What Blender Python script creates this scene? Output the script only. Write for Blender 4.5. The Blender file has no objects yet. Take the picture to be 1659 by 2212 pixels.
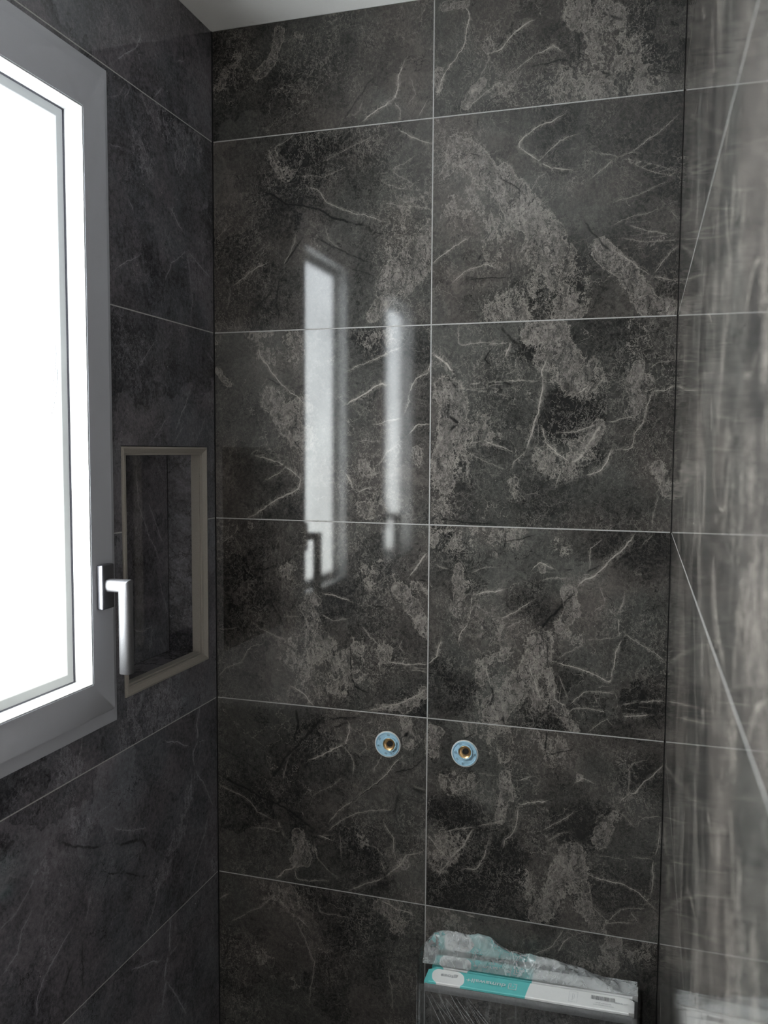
import bpy, bmesh, math, random
import numpy as np
from mathutils import Vector, Matrix
random.seed(7)
C = bpy.context.scene.collection
sc = bpy.context.scene

# ------------------------------------------------------------------ camera
cam_d = bpy.data.cameras.new('camera'); cam = bpy.data.objects.new('camera', cam_d); C.objects.link(cam)
RM = ((0.9566788558, -0.0268133091, 0.2899079394), (0.2910805585, 0.0670939611, -0.9543429724), (0.0061380211, 0.9973863078, 0.0719922069))
CAM = Vector((0.83666, -1.5627, 1.63968))
m = Matrix(RM).transposed().transposed().to_4x4()
m.translation = CAM
cam.matrix_world = m
cam_d.sensor_fit = 'AUTO'; cam_d.sensor_width = 36.0; cam_d.lens = 1833.25 * 36.0 / 2212.0
cam_d.clip_start = 0.01
cam_d.dof.use_dof = True; cam_d.dof.focus_distance = 1.5; cam_d.dof.aperture_fstop = 8
sc.camera = cam

# ------------------------------------------------------------------ world, exposure
w = bpy.data.worlds.new('world'); sc.world = w; w.use_nodes = True
w.node_tree.nodes['Background'].inputs[0].default_value = (0.75, 0.82, 0.9, 1)
w.node_tree.nodes['Background'].inputs[1].default_value = 1.0
sc.view_settings.view_transform = 'Standard'; sc.view_settings.look = 'None'
sc.view_settings.gamma = 1.0; sc.view_settings.exposure = 0.35
sc.view_settings.use_curve_mapping = False
sc.cycles.use_denoising = True
sc.cycles.max_bounces = 5; sc.cycles.diffuse_bounces = 2; sc.cycles.glossy_bounces = 4; sc.cycles.transparent_max_bounces = 8
sc.cycles.sample_clamp_indirect = 6.0; sc.cycles.caustics_refractive = False
sc.cycles.use_adaptive_sampling = True; sc.cycles.adaptive_threshold = 0.12; sc.cycles.adaptive_min_samples = 12
PANE = 14.5       # brightness of the daylit frosted panes
PANE_FILL = 3.0      # added fill light: glowing window behind the camera, out of view

# ------------------------------------------------------------------ dimensions (metres)
W = 0.888         # room width, left wall X=0, right wall X=W, back wall Y=0
REAR = -3.0
SIDE = -1.66      # the right wall ends here, room widened to let the added fill light in
CEIL = 2.4628
SEAM = 0.4519     # vertical joint of the back wall
ROWS = [0, .375, .75, 1.125, 1.5, 1.875, 2.25, CEIL]
TH = 0.0055       # panel thickness
GAP = 0.0022      # joint width
MARKS_B = '''C 24 0.9 506 2187 535 2165 570 2132 602 2094 636 2053 658 2029 670 2004
C 35 0.55 659 2002 693 1953 697 1898
C 35 0.5 644 1914 588 1895
C 40 0.25 499 2090 528 2060 572 2015
C 16 1 759 1996 792 1961 816 1928 833 1898
C 15 0.8 846 1892 880 1880
C 12 0.5 512 2167 477 2151
V 3 0.7 687 2234 671 2225 644 2216 619 2200 608 2186 623 2174 645 2155 667 2138 703 2133
V 1.5 0.6 649 2158 667 2175 685 2186 712 2194
V 2 0.7 452 1986 479 2007 500 2020 520 2030
V 1 0.7 494 1950 515 1966 529 1973 555 1984 570 1974
V 1 0.5 742 2162 787 2148 839 2135 883 2116
V 1 0.5 785 2148 832 2125 883 2105
V 1 0.4 776 2075 810 2082 853 2097 881 2105
V 1 0.4 774 2035 811 2045 879 2064
V 1 0.5 803 2033 842 2019 883 2011
V 1 0.4 793 2009 838 2004 886 2002
V 1 0.4 854 2068 870 2052 884 2038
V 1 0.4 635 2105 646 2125 665 2132
V 1.2 0.6 738 2118 759 2132 782 2148 808 2159 843 2182 875 2209
V 1.2 0.6 839 1938 862 1973 884 1993
V 1.2 0.6 778 1994 813 1971 844 1945 883 1934
K 2 0.8 521 2180 541 2172
K 1.5 0.9 564 2141 590 2125 618 2103
K 1.5 0.9 521 1953 558 1956 601 1953
K 1 0.7 599 2006 601 1953
K 2.5 0.9 726 2049 740 2024 759 2001 775 1992
K 1.5 0.8 532 2226 538 2248
D 60 0.5 804 2001 870 1957
D 40 0.6 711 1993 752 1950 713 1911
D 28 0.5 688 2210 661 2200 675 2150
D 30 0.3 500 1992 470 1979
D 50 0.3 786 2187 852 2142 855 2037
C 12 0.5 132 2216 141 2192 162 2172
C 20 1 370 1948 388 1981 410 2000 442 2034
C 22 0.9 394 1960 432 1991
C 12 0.8 389 1955 356 1917 334 1897
C 50 0.25 388 2045 428 2068
V 1 0.5 144 2210 135 2227 162 2243 176 2249
V 1.2 0.6 202 2150 231 2134 243 2116 277 2099 319 2088 355 2073
V 3 0.6 384 2236 414 2218 451 2204
V 1 0.35 188 2167 237 2166 285 2176
V 1 0.35 234 2194 276 2208 332 2228
V 1 0.4 349 2161 374 2166 419 2182
V 1 0.4 357 2144 401 2128 452 2114
V 1 0.4 371 2166 409 2140 447 2109
V 1 0.4 363 2107 388 2099 452 2084
V 2 0.6 40 1967 68 1982 95 2000 117 2009
V 1 0.3 31 1920 37 1959 28 1987
V 1 0.35 240 2068 248 2044 271 2026
V 2 0.35 10 2059 35 2088
V 2 0.45 152 1999 167 2025 179 2056
K 3 1 102 2153 132 2137 162 2116 197 2111 234 2097 263 2083 294 2076 325 2065 344 2030
K 2 0.8 316 2076 341 2051 355 2047
K 2 0.8 214 2051 248 2036 277 2021 331 1993
K 2 0.7 291 1986 334 1968
K 2.5 0.8 196 2052 176 2027 152 1999 143 1967 140 1889
K 3 0.6 80 1913 116 1944 149 1994
D 90 0.4 248 2198 162 2153
C 10 0.6 146 2444 132 2391 102 2369
C 6 1 135 2400 126 2385
C 12 0.35 54 2407 16 2356
C 8 0.4 182 2436 196 2418
V 2.5 0.9 315 2258 332 2269 356 2282 380 2296 386 2313 386 2335 399 2358
V 1.2 0.6 380 2286 390 2270 388 2254
V 1 0.4 295 2270 312 2278 315 2296
V 1 0.5 270 2254 277 2269 291 2274
V 1 0.4 406 2283 419 2297 409 2326
V 1 0.5 426 2256 439 2280
K 2.5 0.7 267 2254 288 2280 308 2303 325 2327 346 2340
D 60 0.3 218 2365 182 2337
C 28 0.5 709 2419 720 2386 761 2354 788 2332 812 2302 816 2260
C 18 0.8 747 2400 774 2381
C 45 0.5 762 2322 790 2284 750 2267
C 40 0.4 723 2270 682 2272
C 6 0.9 469 2445 489 2444 510 2444
C 10 0.7 554 2370 554 2361
C 8 0.8 461 2331 461 2300
C 8 0.7 541 2302 524 2285 512 2266
C 6 0.6 584 2275 587 2274
C 14 0.4 567 2286 601 2284
V 3 0.8 560 2355 574 2359 599 2383 630 2398
V 2 0.9 456 2290 473 2330 493 2350 509 2376 513 2400 517 2424 510 2439
V 1.5 0.8 637 2340 667 2350 681 2340
V 1.2 0.6 601 2316 623 2331 637 2343
V 1 0.4 540 2313 555 2339 549 2354
V 1.5 0.5 521 2266 550 2282 578 2298
V 1 0.5 684 2422 688 2403 682 2393
K 1.5 0.9 710 2368 713 2341 713 2319
K 2 0.9 629 2319 662 2322 695 2323
K 2 0.9 749 2299 766 2292 755 2283
K 1.5 0.8 828 2293 854 2284 880 2276
K 2 0.7 566 2360 580 2380
K 3 0.8 752 2392 784 2377
D 50 0.4 826 2379 853 2323
D 30 0.5 680 2359 695 2330
D 30 0.3 597 2356 600 2353
C 28 0.4 101 1866 116 1838 149 1824 176 1850
V 2.5 0.7 99 1853 101 1828 125 1797 149 1769 184 1744 199 1730
C 24 0.75 131 1742 149 1728 176 1687 196 1659
C 28 0.5 161 1700 190 1728
C 8 0.8 8 1800 32 1771
C 10 0.35 2 1856 11 1828
V 4 0.7 78 1628 115 1626 139 1620 166 1601 190 1582 184 1565 148 1545 112 1527 90 1510 74 1501
V 3 0.5 115 1581 148 1601
V 1 0.5 78 1628 94 1639 151 1630
V 3.5 0.9 286 1729 306 1740 326 1748 340 1763 357 1768 368 1766
V 1.3 0.7 289 1794 303 1801 332 1809 362 1821 390 1833
V 2 0.8 412 1752 423 1775 444 1788 452 1806
V 1.2 0.6 402 1712 410 1749
V 3 0.7 413 1673 426 1686 448 1689
V 1.2 0.7 343 1689 368 1696 391 1702
V 1 0.4 307 1657 352 1657
V 4 0.7 284 1594 298 1567
V 1.5 0.7 307 1562 333 1569
V 2 0.5 350 1611 363 1633 396 1660
C 6 0.9 334 1851 336 1849
C 15 0.5 321 1606 335 1600
C 8 0.7 427 1641 430 1618
C 16 0.6 322 1530 341 1544 330 1525
C 20 0.3 334 1846 362 1858
K 2 0.7 119 1781 149 1766
K 4 0.9 346 1755 340 1740
K 1.5 0.8 175 1659 196 1637
K 4 0.9 355 1555 350 1541
D 30 0.5 320 1841 334 1832
D 50 0.3 160 1520 100 1589
D 60 0.3 22 1659 70 1729
C 22 0.9 484 1751 496 1722 482 1679 474 1622 483 1579
C 18 0.7 511 1679 504 1608
C 15 0.4 475 1550 475 1520
C 22 0.85 642 1853 682 1862 691 1830 670 1811
C 25 0.35 820 1852 821 1812
C 9 1 824 1791 817 1759 826 1732 816 1708
C 12 0.6 838 1764 838 1759
C 28 0.45 724 1788 738 1766 703 1775
C 14 0.6 867 1612 881 1572
C 8 0.5 610 1586 614 1558
C 50 0.2 560 1722 575 1679
C 25 0.45 674 1629 701 1616 728 1638
C 10 0.6 749 1660 761 1687
V 3.5 0.7 667 1808 659 1787 659 1754 655 1715 645 1679 632 1643
V 2 0.5 632 1640 612 1623 607 1609
V 1.2 0.9 659 1685 670 1657 695 1632 712 1618
V 6 0.6 712 1618 736 1638 751 1663 766 1693
V 2 0.5 688 1577 701 1610
V 1.5 0.7 697 1674 727 1678 756 1687
V 3 0.8 742 1598 763 1605 776 1622 784 1644
V 1.5 0.7 848 1746 842 1714 837 1692 822 1671 817 1649 791 1646
V 1.2 0.9 851 1746 871 1748 885 1754
V 1 0.6 777 1692 795 1698 818 1704
V 1 0.5 842 1788 860 1796 882 1798
V 1 0.6 503 1869 505 1838 569 1839 603 1838
V 4 0.9 457 1820 475 1808 493 1788
V 1.2 0.6 522 1764 551 1767 588 1769 627 1770 654 1765
V 1 0.5 545 1770 565 1758 582 1752
V 1 0.5 502 1756 528 1753 568 1747 596 1741
V 2 0.9 603 1838 592 1813
V 1 0.6 612 1804 610 1791 627 1768
V 1 0.5 610 1788 593 1780
V 1.3 0.8 552 1662 578 1651 607 1637
V 1 0.4 518 1651 552 1662
V 1 0.4 515 1645 556 1623 596 1606
V 2.5 0.8 725 1747 738 1758
V 1 0.5 864 1564 857 1531 856 1512
K 3 0.7 583 1869 600 1843 620 1832
K 3 0.9 567 1825 556 1808 567 1794
K 3 0.9 588 1769 604 1763
K 4 1 490 1731 488 1708 505 1694 491 1676
K 3 0.9 493 1770 499 1756
K 3 0.8 661 1721 693 1726 699 1709
K 2 0.9 694 1704 713 1685
K 2 0.8 472 1512 520 1507 575 1506
K 1.5 0.8 630 1609 644 1609
K 3 0.7 885 1612 876 1585
D 30 0.9 699 1731 740 1706 672 1687 713 1687
D 20 0.7 637 1818 640 1815
D 50 0.4 729 1569 675 1540 810 1530
D 20 0.5 754 1638 757 1635
D 50 0.3 857 1692 863 1687
C 8 0.7 208 1350 226 1340
C 12 0.7 202 1322 211 1305
C 12 0.85 393 1377 413 1353 436 1314 447 1293
C 20 0.4 407 1367 438 1379
C 12 0.8 404 1144 431 1155 445 1173
C 6 0.7 352 1137 395 1141
C 50 0.3 190 1241 250 1218 308 1236 279 1192 205 1186
C 30 0.35 366 1254 380 1242
C 30 0.3 205 1257 205 1271
C 15 0.4 160 1401 163 1398
C 8 0.6 77 1489 79 1486
C 30 0.35 379 1420 342 1399
V 4 0.7 415 1402 429 1422 448 1444
V 1 0.5 317 1295 331 1282 352 1259 369 1244
V 1 0.4 157 1304 184 1309
V 1 0.5 235 1312 258 1303 288 1307
V 1.3 0.9 238 1357 258 1356 291 1344
V 1 0.4 86 1286 123 1268 156 1256
V 1.2 0.4 2 1165 22 1194 57 1202 76 1236 104 1249
V 2 0.5 17 1449 43 1470 49 1488
V 1 0.35 40 1470 58 1431
V 1.3 0.8 374 1229 417 1228 450 1231
V 1 0.6 420 1219 450 1216
V 2 0.7 329 1129 367 1139 409 1153 434 1169 451 1182
V 1 0.4 199 1282 202 1254 205 1186 190 1170
V 1 0.4 400 1273 394 1259 405 1249
V 3 0.7 168 1162 196 1150 217 1129
V 1 0.35 9 1269 48 1276
K 1.5 0.8 77 1400 111 1399 136 1406
K 2.5 0.8 120 1339 135 1312 150 1287
K 1.5 0.6 108 1362 114 1336 135 1295
K 2.5 0.9 292 1257 297 1207 303 1174 332 1163
K 3 0.9 342 1336 362 1335
K 3 0.9 432 1391 446 1390
K 1 0.5 359 1394 394 1339
D 30 0.4 250 1330 220 1294
D 80 0.25 36 1375 67 1319
C 28 0.35 455 1483 482 1469 505 1455
C 28 0.3 496 1484 569 1472 612 1485
C 10 1 509 1423 509 1397
C 8 1 512 1386 507 1338
C 10 0.6 527 1392 528 1389
C 14 0.7 714 1379 720 1351 704 1322
C 22 0.85 666 1291 661 1262 645 1232 622 1200 589 1159 580 1135
C 9 0.8 681 1234 688 1206 694 1178 711 1154 731 1130
C 14 0.6 651 1218 668 1176
C 8 0.9 660 1169 662 1168
C 12 0.6 604 1263 558 1239 559 1210
C 20 0.4 721 1306 724 1304
C 30 0.25 569 1313 572 1307
C 8 0.7 664 1425 665 1424
C 15 0.4 696 1468 704 1463
V 4 0.8 824 1493 804 1467 783 1444 760 1418 741 1409 730 1397
V 1 0.4 855 1496 838 1477
V 1 0.5 750 1429 750 1465 769 1485
V 3 0.7 528 1316 516 1301 511 1280
V 1.5 0.6 536 1366 533 1340 528 1316
V 1.5 1 542 1371 565 1377 594 1384
V 1 0.5 467 1422 491 1417
V 1 0.5 535 1413 556 1423 579 1424
V 2 0.7 589 1326 620 1342 648 1364
V 1 0.5 604 1310 637 1329
V 1.5 0.8 650 1424 663 1436 686 1427
V 1.5 0.6 670 1405 711 1410
V 2 0.9 678 1257 703 1251 736 1246 764 1236 796 1222 808 1203
V 2 0.7 811 1382 804 1329 808 1301 798 1281 794 1230 808 1197 808 1172 801 1143
V 1.2 0.6 807 1320 840 1300 882 1268
V 1 0.4 780 1366 804 1345
V 1 0.4 749 1300 805 1305
V 1 0.4 771 1396 782 1366 761 1351
V 1.5 0.7 719 1177 746 1200 778 1207 800 1208
V 1.2 0.7 716 1163 730 1170 784 1172 809 1169
V 1 0.6 759 1201 770 1185
V 1.5 0.7 808 1189 848 1194 884 1201
V 3 0.7 811 1169 832 1168 859 1172
V 1.5 0.7 690 1206 696 1184 719 1172
V 1 0.5 701 1228 718 1189
V 1 0.5 758 1132 787 1161 801 1146
V 1 0.4 698 1259 744 1291
V 3 0.7 478 1277 469 1247 454 1234
V 2 0.6 561 1236 576 1196
V 1 0.4 550 1185 554 1141
V 2 0.6 644 1246 657 1204 668 1181
V 1 0.35 536 1352 577 1337
K 4 1 722 1380 704 1359 682 1335 658 1302
K 2 0.8 595 1490 595 1470 623 1477 651 1487
K 1.5 0.9 678 1286 677 1248
K 4 0.8 804 1453 831 1444
K 3 0.8 746 1423 770 1435
K 2 0.8 697 1424 722 1428
K 2.5 0.9 574 1199 580 1182 571 1161
K 3 0.8 822 1184 845 1195 858 1218
K 4 0.8 600 1143 601 1131
D 40 0.8 790 1480 843 1469 831 1441 868 1483
D 30 0.7 670 1382 628 1357 685 1349
D 35 0.5 478 1218 500 1190 530 1178 485 1158
D 40 0.6 715 1237 729 1216 702 1193
D 25 0.7 646 1159 689 1143 632 1143
D 30 0.5 837 1205 864 1180
C 15 0.7 184 852 194 823 200 810 181 801
C 15 0.4 212 826 214 825
C 12 0.7 404 1121 413 1105 416 1072
C 8 0.7 427 1082 430 1081
C 10 0.5 404 826 407 828
C 10 0.4 320 868 326 854
V 2.5 0.8 206 1012 230 1023 254 1040 284 1058 292 1082 292 1099
V 1.5 0.5 281 1052 296 1034 302 1020 299 997
V 2 0.7 405 1046 385 1030 368 1005 357 990 328 963 308 944 278 923 251 890
V 1 0.4 342 1002 360 1038
V 1 0.4 316 1039 328 1051 322 1076
V 1.5 0.55 4 938 43 925 78 908 94 889 122 878
V 1 0.5 84 858 113 859 141 857
V 1.5 0.5 248 872 275 899 308 915 343 925 378 933
V 2 0.55 366 906 384 874 384 848 387 838
V 3 0.7 134 755 153 776 175 785 181 798
V 1.3 0.6 175 779 181 762 209 761 246 767
V 4 0.45 291 753 320 770 349 786 378 802 407 829 415 845 449 861
V 1 0.4 218 842 224 813 254 783 273 774
V 2 0.5 358 830 367 809 367 797
V 2 0.5 138 875 153 850
V 1.5 0.9 230 858 254 853
V 1 0.5 428 987 448 984
V 1 0.35 317 856 349 852 364 834
V 1.5 0.4 151 965 157 1009 169 1025
V 1 0.4 272 870 278 821
V 1 0.3 209 937 230 951 278 983
K 3.5 0.9 180 1122 180 1084 175 1049
K 4 0.8 242 1108 221 1088 200 1063 175 1035 154 1012 138 984 120 964
K 2 0.6 5 1022 44 1005 75 988 107 971
K 3.5 0.9 4 959 43 946 91 928 138 913 169 899 200 880 224 866
K 2.5 0.9 251 1103 278 1107 307 1111
K 2.5 0.9 263 1088 289 1100
K 6 1 413 1094 405 1085
K 2 0.8 386 1007 417 1022 445 1042
K 5 0.7 420 983 448 978
K 5 0.5 397 969 386 923
K 2 0.8 363 993 322 956 290 930
D 100 0.3 169 1040 106 855
D 50 0.5 290 866 335 815
D 70 0.4 42 801 74 821
C 20 0.6 379 742 393 724 399 699
C 12 0.6 358 735 388 717
V 2.5 0.7 361 748 390 735 425 726
V 2.5 0.6 169 686 200 667
V 1 0.4 227 719 230 696 261 698 294 695
V 3 0.5 6 689 22 701
C 25 0.25 112 721 169 716
C 8 0.7 455 1108 477 1101
C 12 0.5 462 1091 462 1057
C 30 0.35 551 1109 610 1106 596 1069
C 30 0.3 681 1114 695 1092
C 10 1 605 1029 606 1005
C 8 1 603 990 596 944
C 12 0.5 617 995 619 992
C 28 0.35 523 1016 493 1003
C 16 0.8 738 899 748 865 737 852
C 20 0.7 728 888 706 832 696 794 671 760
C 14 0.5 729 841 746 800
C 9 0.7 756 840 758 796 772 769 786 754
C 15 0.55 789 959 776 928
C 12 0.6 800 980 801 978
C 12 0.4 640 848 656 803
C 20 0.4 479 894 480 842 524 904
C 30 0.2 656 908 659 905
C 6 0.7 741 1042 742 1041
V 1.3 0.7 454 891 476 870 495 851
V 5 0.6 548 922 530 890 501 852
V 2 0.5 498 848 477 811
V 1 0.6 488 905 524 915 548 922
V 2.5 0.7 528 833 552 841 564 864 572 884
V 2 0.65 629 972 624 939 616 917 607 907 602 888
V 1.5 1 632 977 652 983 683 991
V 1 0.5 554 923 595 938
V 1 0.4 561 1027 582 1026
V 1 0.5 628 1023 654 1032
V 2 0.6 679 932 704 950 731 974
V 1 0.5 685 912 718 934
V 1.5 0.7 733 1030 746 1043 766 1034
V 3.5 0.75 887 1082 872 1064 852 1047 842 1026 826 1018 813 1005
V 1 0.4 828 1024 830 1073 856 1087
V 2 0.8 759 861 784 856 819 853 852 838 876 819
V 2 0.65 885 975 884 932 877 896 875 865 871 835
V 1 0.4 846 964 848 978 885 986
V 1 0.4 837 908 882 910
V 1.3 0.6 797 776 820 804 861 812
V 1.2 0.6 789 760 794 773 840 781
V 1 0.6 839 801 851 785
V 1 0.6 771 801 797 776
V 1 0.35 777 899 826 895
V 1 0.4 802 995 840 963
V 2 0.8 508 984 520 992
K 4 1 802 992 784 972 762 943 738 914
K 2 0.9 681 1123 680 1079
K 2 0.8 679 1079 726 1096
K 2 0.8 504 1080 546 1104
K 4 0.7 828 1030 880 1079
K 3 0.8 809 1042 817 1032
K 4 0.8 661 804 659 788
D 30 0.9 469 945 509 926 539 942 509 957
D 20 0.4 478 1026 481 1023
D 30 0.7 767 973 712 951 749 927
D 40 0.7 846 1055 880 1051
D 50 0.5 496 783 556 808 600 845
D 50 0.45 798 832 839 824
C 28 0.25 503 732 537 710 468 698
C 28 0.35 812 732 842 748 858 724
V 1.5 0.6 664 685 696 708 718 745
V 1.5 0.7 709 703 718 722 731 734
V 1 0.5 510 695 554 703
V 4 0.6 533 744 547 740
C 25 0.3 751 664 813 702
V 2 0.4 132 722 178 670 219 588 204 495
V 2 0.4 30 644 94 686 137 722
V 2 0.35 378 608 388 523
C 20 0.3 94 584 178 540'''
MARKS_L = '''V 4 0.8 -68 1128 -87 1093 -82 1060 -100 1038 -95 1008
V 3 0.8 -201 1096 -163 1082 -118 1061
V 2 0.7 -82 1057 -51 1049
V 4 0.6 -107 1018 -108 969
V 3 0.6 -95 1008 -59 963 -21 903
C 16 0.5 -114 965 -138 914 -178 886 -206 854 -233 838
V 2 0.5 -233 838 -244 808 -270 773
V 2 0.6 -41 891 -54 858 -86 821 -111 789 -118 764
C 10 0.8 -23 782 -17 772
C 12 0.5 -472 1106 -480 1089 -470 1048
V 1 0.4 -415 1045 -365 1046
V 1.5 0.6 -366 1004 -318 977 -266 957
V 3 0.7 -431 1050 -428 1035
C 20 0.45 -484 1164 -459 1143 -496 1135
V 3 0.6 -443 1187 -451 1160
C 40 0.35 -289 1178 -240 1180 -188 1183
C 30 0.35 -162 1149 -313 1139
V 3 0.7 -482 888 -505 876 -523 863 -551 848 -562 827 -566 799
V 3 0.5 -570 965 -590 949 -600 920 -628 908
V 3 0.4 -431 924 -444 885
V 4 0.4 -559 1015 -601 978 -632 968
K 3 0.7 -499 1037 -463 1013 -425 993 -401 987
K 3.5 0.8 -350 969 -281 944 -266 923
K 2.5 0.8 -386 933 -320 898 -268 869
K 2 0.7 -359 942 -338 909
K 2 0.7 -453 847 -455 771
K 3 0.7 -476 835 -507 792
C 30 0.25 -535 1013 -501 973
V 4 0.8 -192 748 -194 688 -211 662 -217 635
V 2 0.6 -166 681 -205 679
V 3 0.8 -320 728 -277 710 -231 689
V 4 0.6 -211 638 -223 594
V 4 0.6 -211 638 -174 584 -135 520
C 30 0.4 -222 2237 -148 2225 -66 2218 -122 2180
C 30 0.3 -256 2174 -248 2140 -272 2082
V 4 0.6 -162 2074 -136 2059 -120 2049
V 2 0.7 -291 2057 -282 2044
V 2 0.6 -333 1934 -293 1959 -262 1974
V 2.5 0.6 -180 1949 -159 1980 -104 2017
V 2 0.7 -104 2017 -53 1999 -17 1986
V 3 0.4 -104 2017 -94 1979 -83 1924 -96 1877
V 1 0.5 -344 2130 -314 2135
V 1 0.5 -342 2206 -316 2216 -299 2242
V 3 0.5 -300 2218 -286 2240
V 2 0.7 -319 2274 -298 2288 -262 2316 -250 2344
V 1 0.5 -262 2309 -251 2294
V 3 0.6 -208 2258 -187 2279
V 3 0.6 -130 2350 -108 2362
V 3 0.4 -240 1651 -203 1681 -174 1700
V 2 0.5 -156 1657 -120 1686
V 2 0.4 -79 1653 -40 1700
V 3 0.6 -98 1756 -116 1720 -151 1675
V 2 0.5 -218 1829 -270 1784
V 3 0.4 14 1802 -24 1835'''
MARKS_N = '''V 2 0.6 -160 1610 -153 1534 -116 1461 -78 1413
V 3 0.5 -119 1537 -86 1472 -71 1454
V 1.5 0.5 -88 1389 -74 1345 -54 1305
V 1.5 0.6 -182 1299 -145 1289 -111 1290
V 1 0.5 -86 1263 -66 1231
V 1.5 0.5 -29 1222 17 1286 53 1309
V 1 0.5 -111 1290 -127 1244'''

# ------------------------------------------------------------------ helpers
def link(o, parent=None):
    C.objects.link(o)
    if parent is not None:
        o.parent = parent
        o.matrix_parent_inverse = world_of(parent).inverted()
    return o
def world_of(o):
    return Matrix.Translation(o['base']) if 'base' in o.keys() else Matrix.Identity(4)
def thing(name, label, cat, loc, group=None, kind=None):
    o = bpy.data.objects.new(name, None); o.empty_display_size = .05
    o.location = loc; o['base'] = list(loc)
    o['label'] = label
    if cat: o['category'] = cat
    if group: o['group'] = group
    if kind: o['kind'] = kind
    C.objects.link(o); return o
def from_bm(name, bm, mat, parent=None, smooth=False):
    me = bpy.data.meshes.new(name); bmesh.ops.recalc_face_normals(bm, faces=bm.faces[:]); bm.to_mesh(me); bm.free()
    if mat: me.materials.append(mat)
    if smooth:
        for p in me.polygons: p.use_smooth = True
        try: me.set_sharp_from_angle(angle=math.radians(40))
        except Exception: pass
    o = bpy.data.objects.new(name, me); return link(o, parent)
def add_box(bm, lo, hi):
    x0, y0, z0 = lo; x1, y1, z1 = hi
    v = [bm.verts.new(p) for p in ((x0,y0,z0),(x1,y0,z0),(x1,y1,z0),(x0,y1,z0),(x0,y0,z1),(x1,y0,z1),(x1,y1,z1),(x0,y1,z1))]
    for f in ((0,3,2,1),(4,5,6,7),(0,1,5,4),(1,2,6,5),(2,3,7,6),(3,0,4,7)): bm.faces.new([v[i] for i in f])
    return v
def box(name, lo, hi, mat, parent=None, bevel=0.0, seg=2):
    bm = bmesh.new(); add_box(bm, lo, hi)
    if bevel: bmesh.ops.bevel(bm, geom=bm.edges[:], offset=bevel, segments=seg, affect='EDGES', profile=.5)
    return from_bm(name, bm, mat, parent, smooth=bool(bevel))
def ring_boxes(bm, x0, x1, outer, inner):
    """mitred rectangular ring in the Y-Z plane between x0 and x1; outer / inner = (y0,y1,z0,z1)"""
    oy0, oy1, oz0, oz1 = outer; iy0, iy1, iz0, iz1 = inner
    O = [(oy0,oz0),(oy1,oz0),(oy1,oz1),(oy0,oz1)]; I = [(iy0,iz0),(iy1,iz0),(iy1,iz1),(iy0,iz1)]
    V = {}
    for k, (ring, nm) in enumerate(((O,'o'),(I,'i'))):
        for x, s in ((x0,'b'),(x1,'f')):
            V[nm+s] = [bm.verts.new((x, y, z)) for y, z in ring]
    for i in range(4):
        j = (i+1) % 4
        bm.faces.new((V['of'][i],V['of'][j],V['if'][j],V['if'][i]))
        bm.faces.new((V['ob'][j],V['ob'][i],V['ib'][i],V['ib'][j]))
        bm.faces.new((V['ob'][i],V['ob'][j],V['of'][j],V['of'][i]))
        bm.faces.new((V['if'][i],V['if'][j],V['ib'][j],V['ib'][i]))
def lathe(bm, prof, seg, centre, axis='Y', sgn=1):
    """profile (r, h); h runs along axis*sgn"""
    rings = []
    for r, h in prof:
        ring = []
        for k in range(seg):
            a = 2*math.pi*k/seg
            c, s = math.cos(a)*r, math.sin(a)*r
            p = {'Y': (c, sgn*h, s), 'X': (sgn*h, c, s), 'Z': (c, s, sgn*h)}[axis]
            ring.append(bm.verts.new(Vector(centre) + Vector(p)))
        rings.append(ring)
    for a, b in zip(rings, rings[1:]):
        for k in range(seg):
            bm.faces.new((a[k], a[(k+1) % seg], b[(k+1) % seg], b[k]))
    return rings

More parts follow.
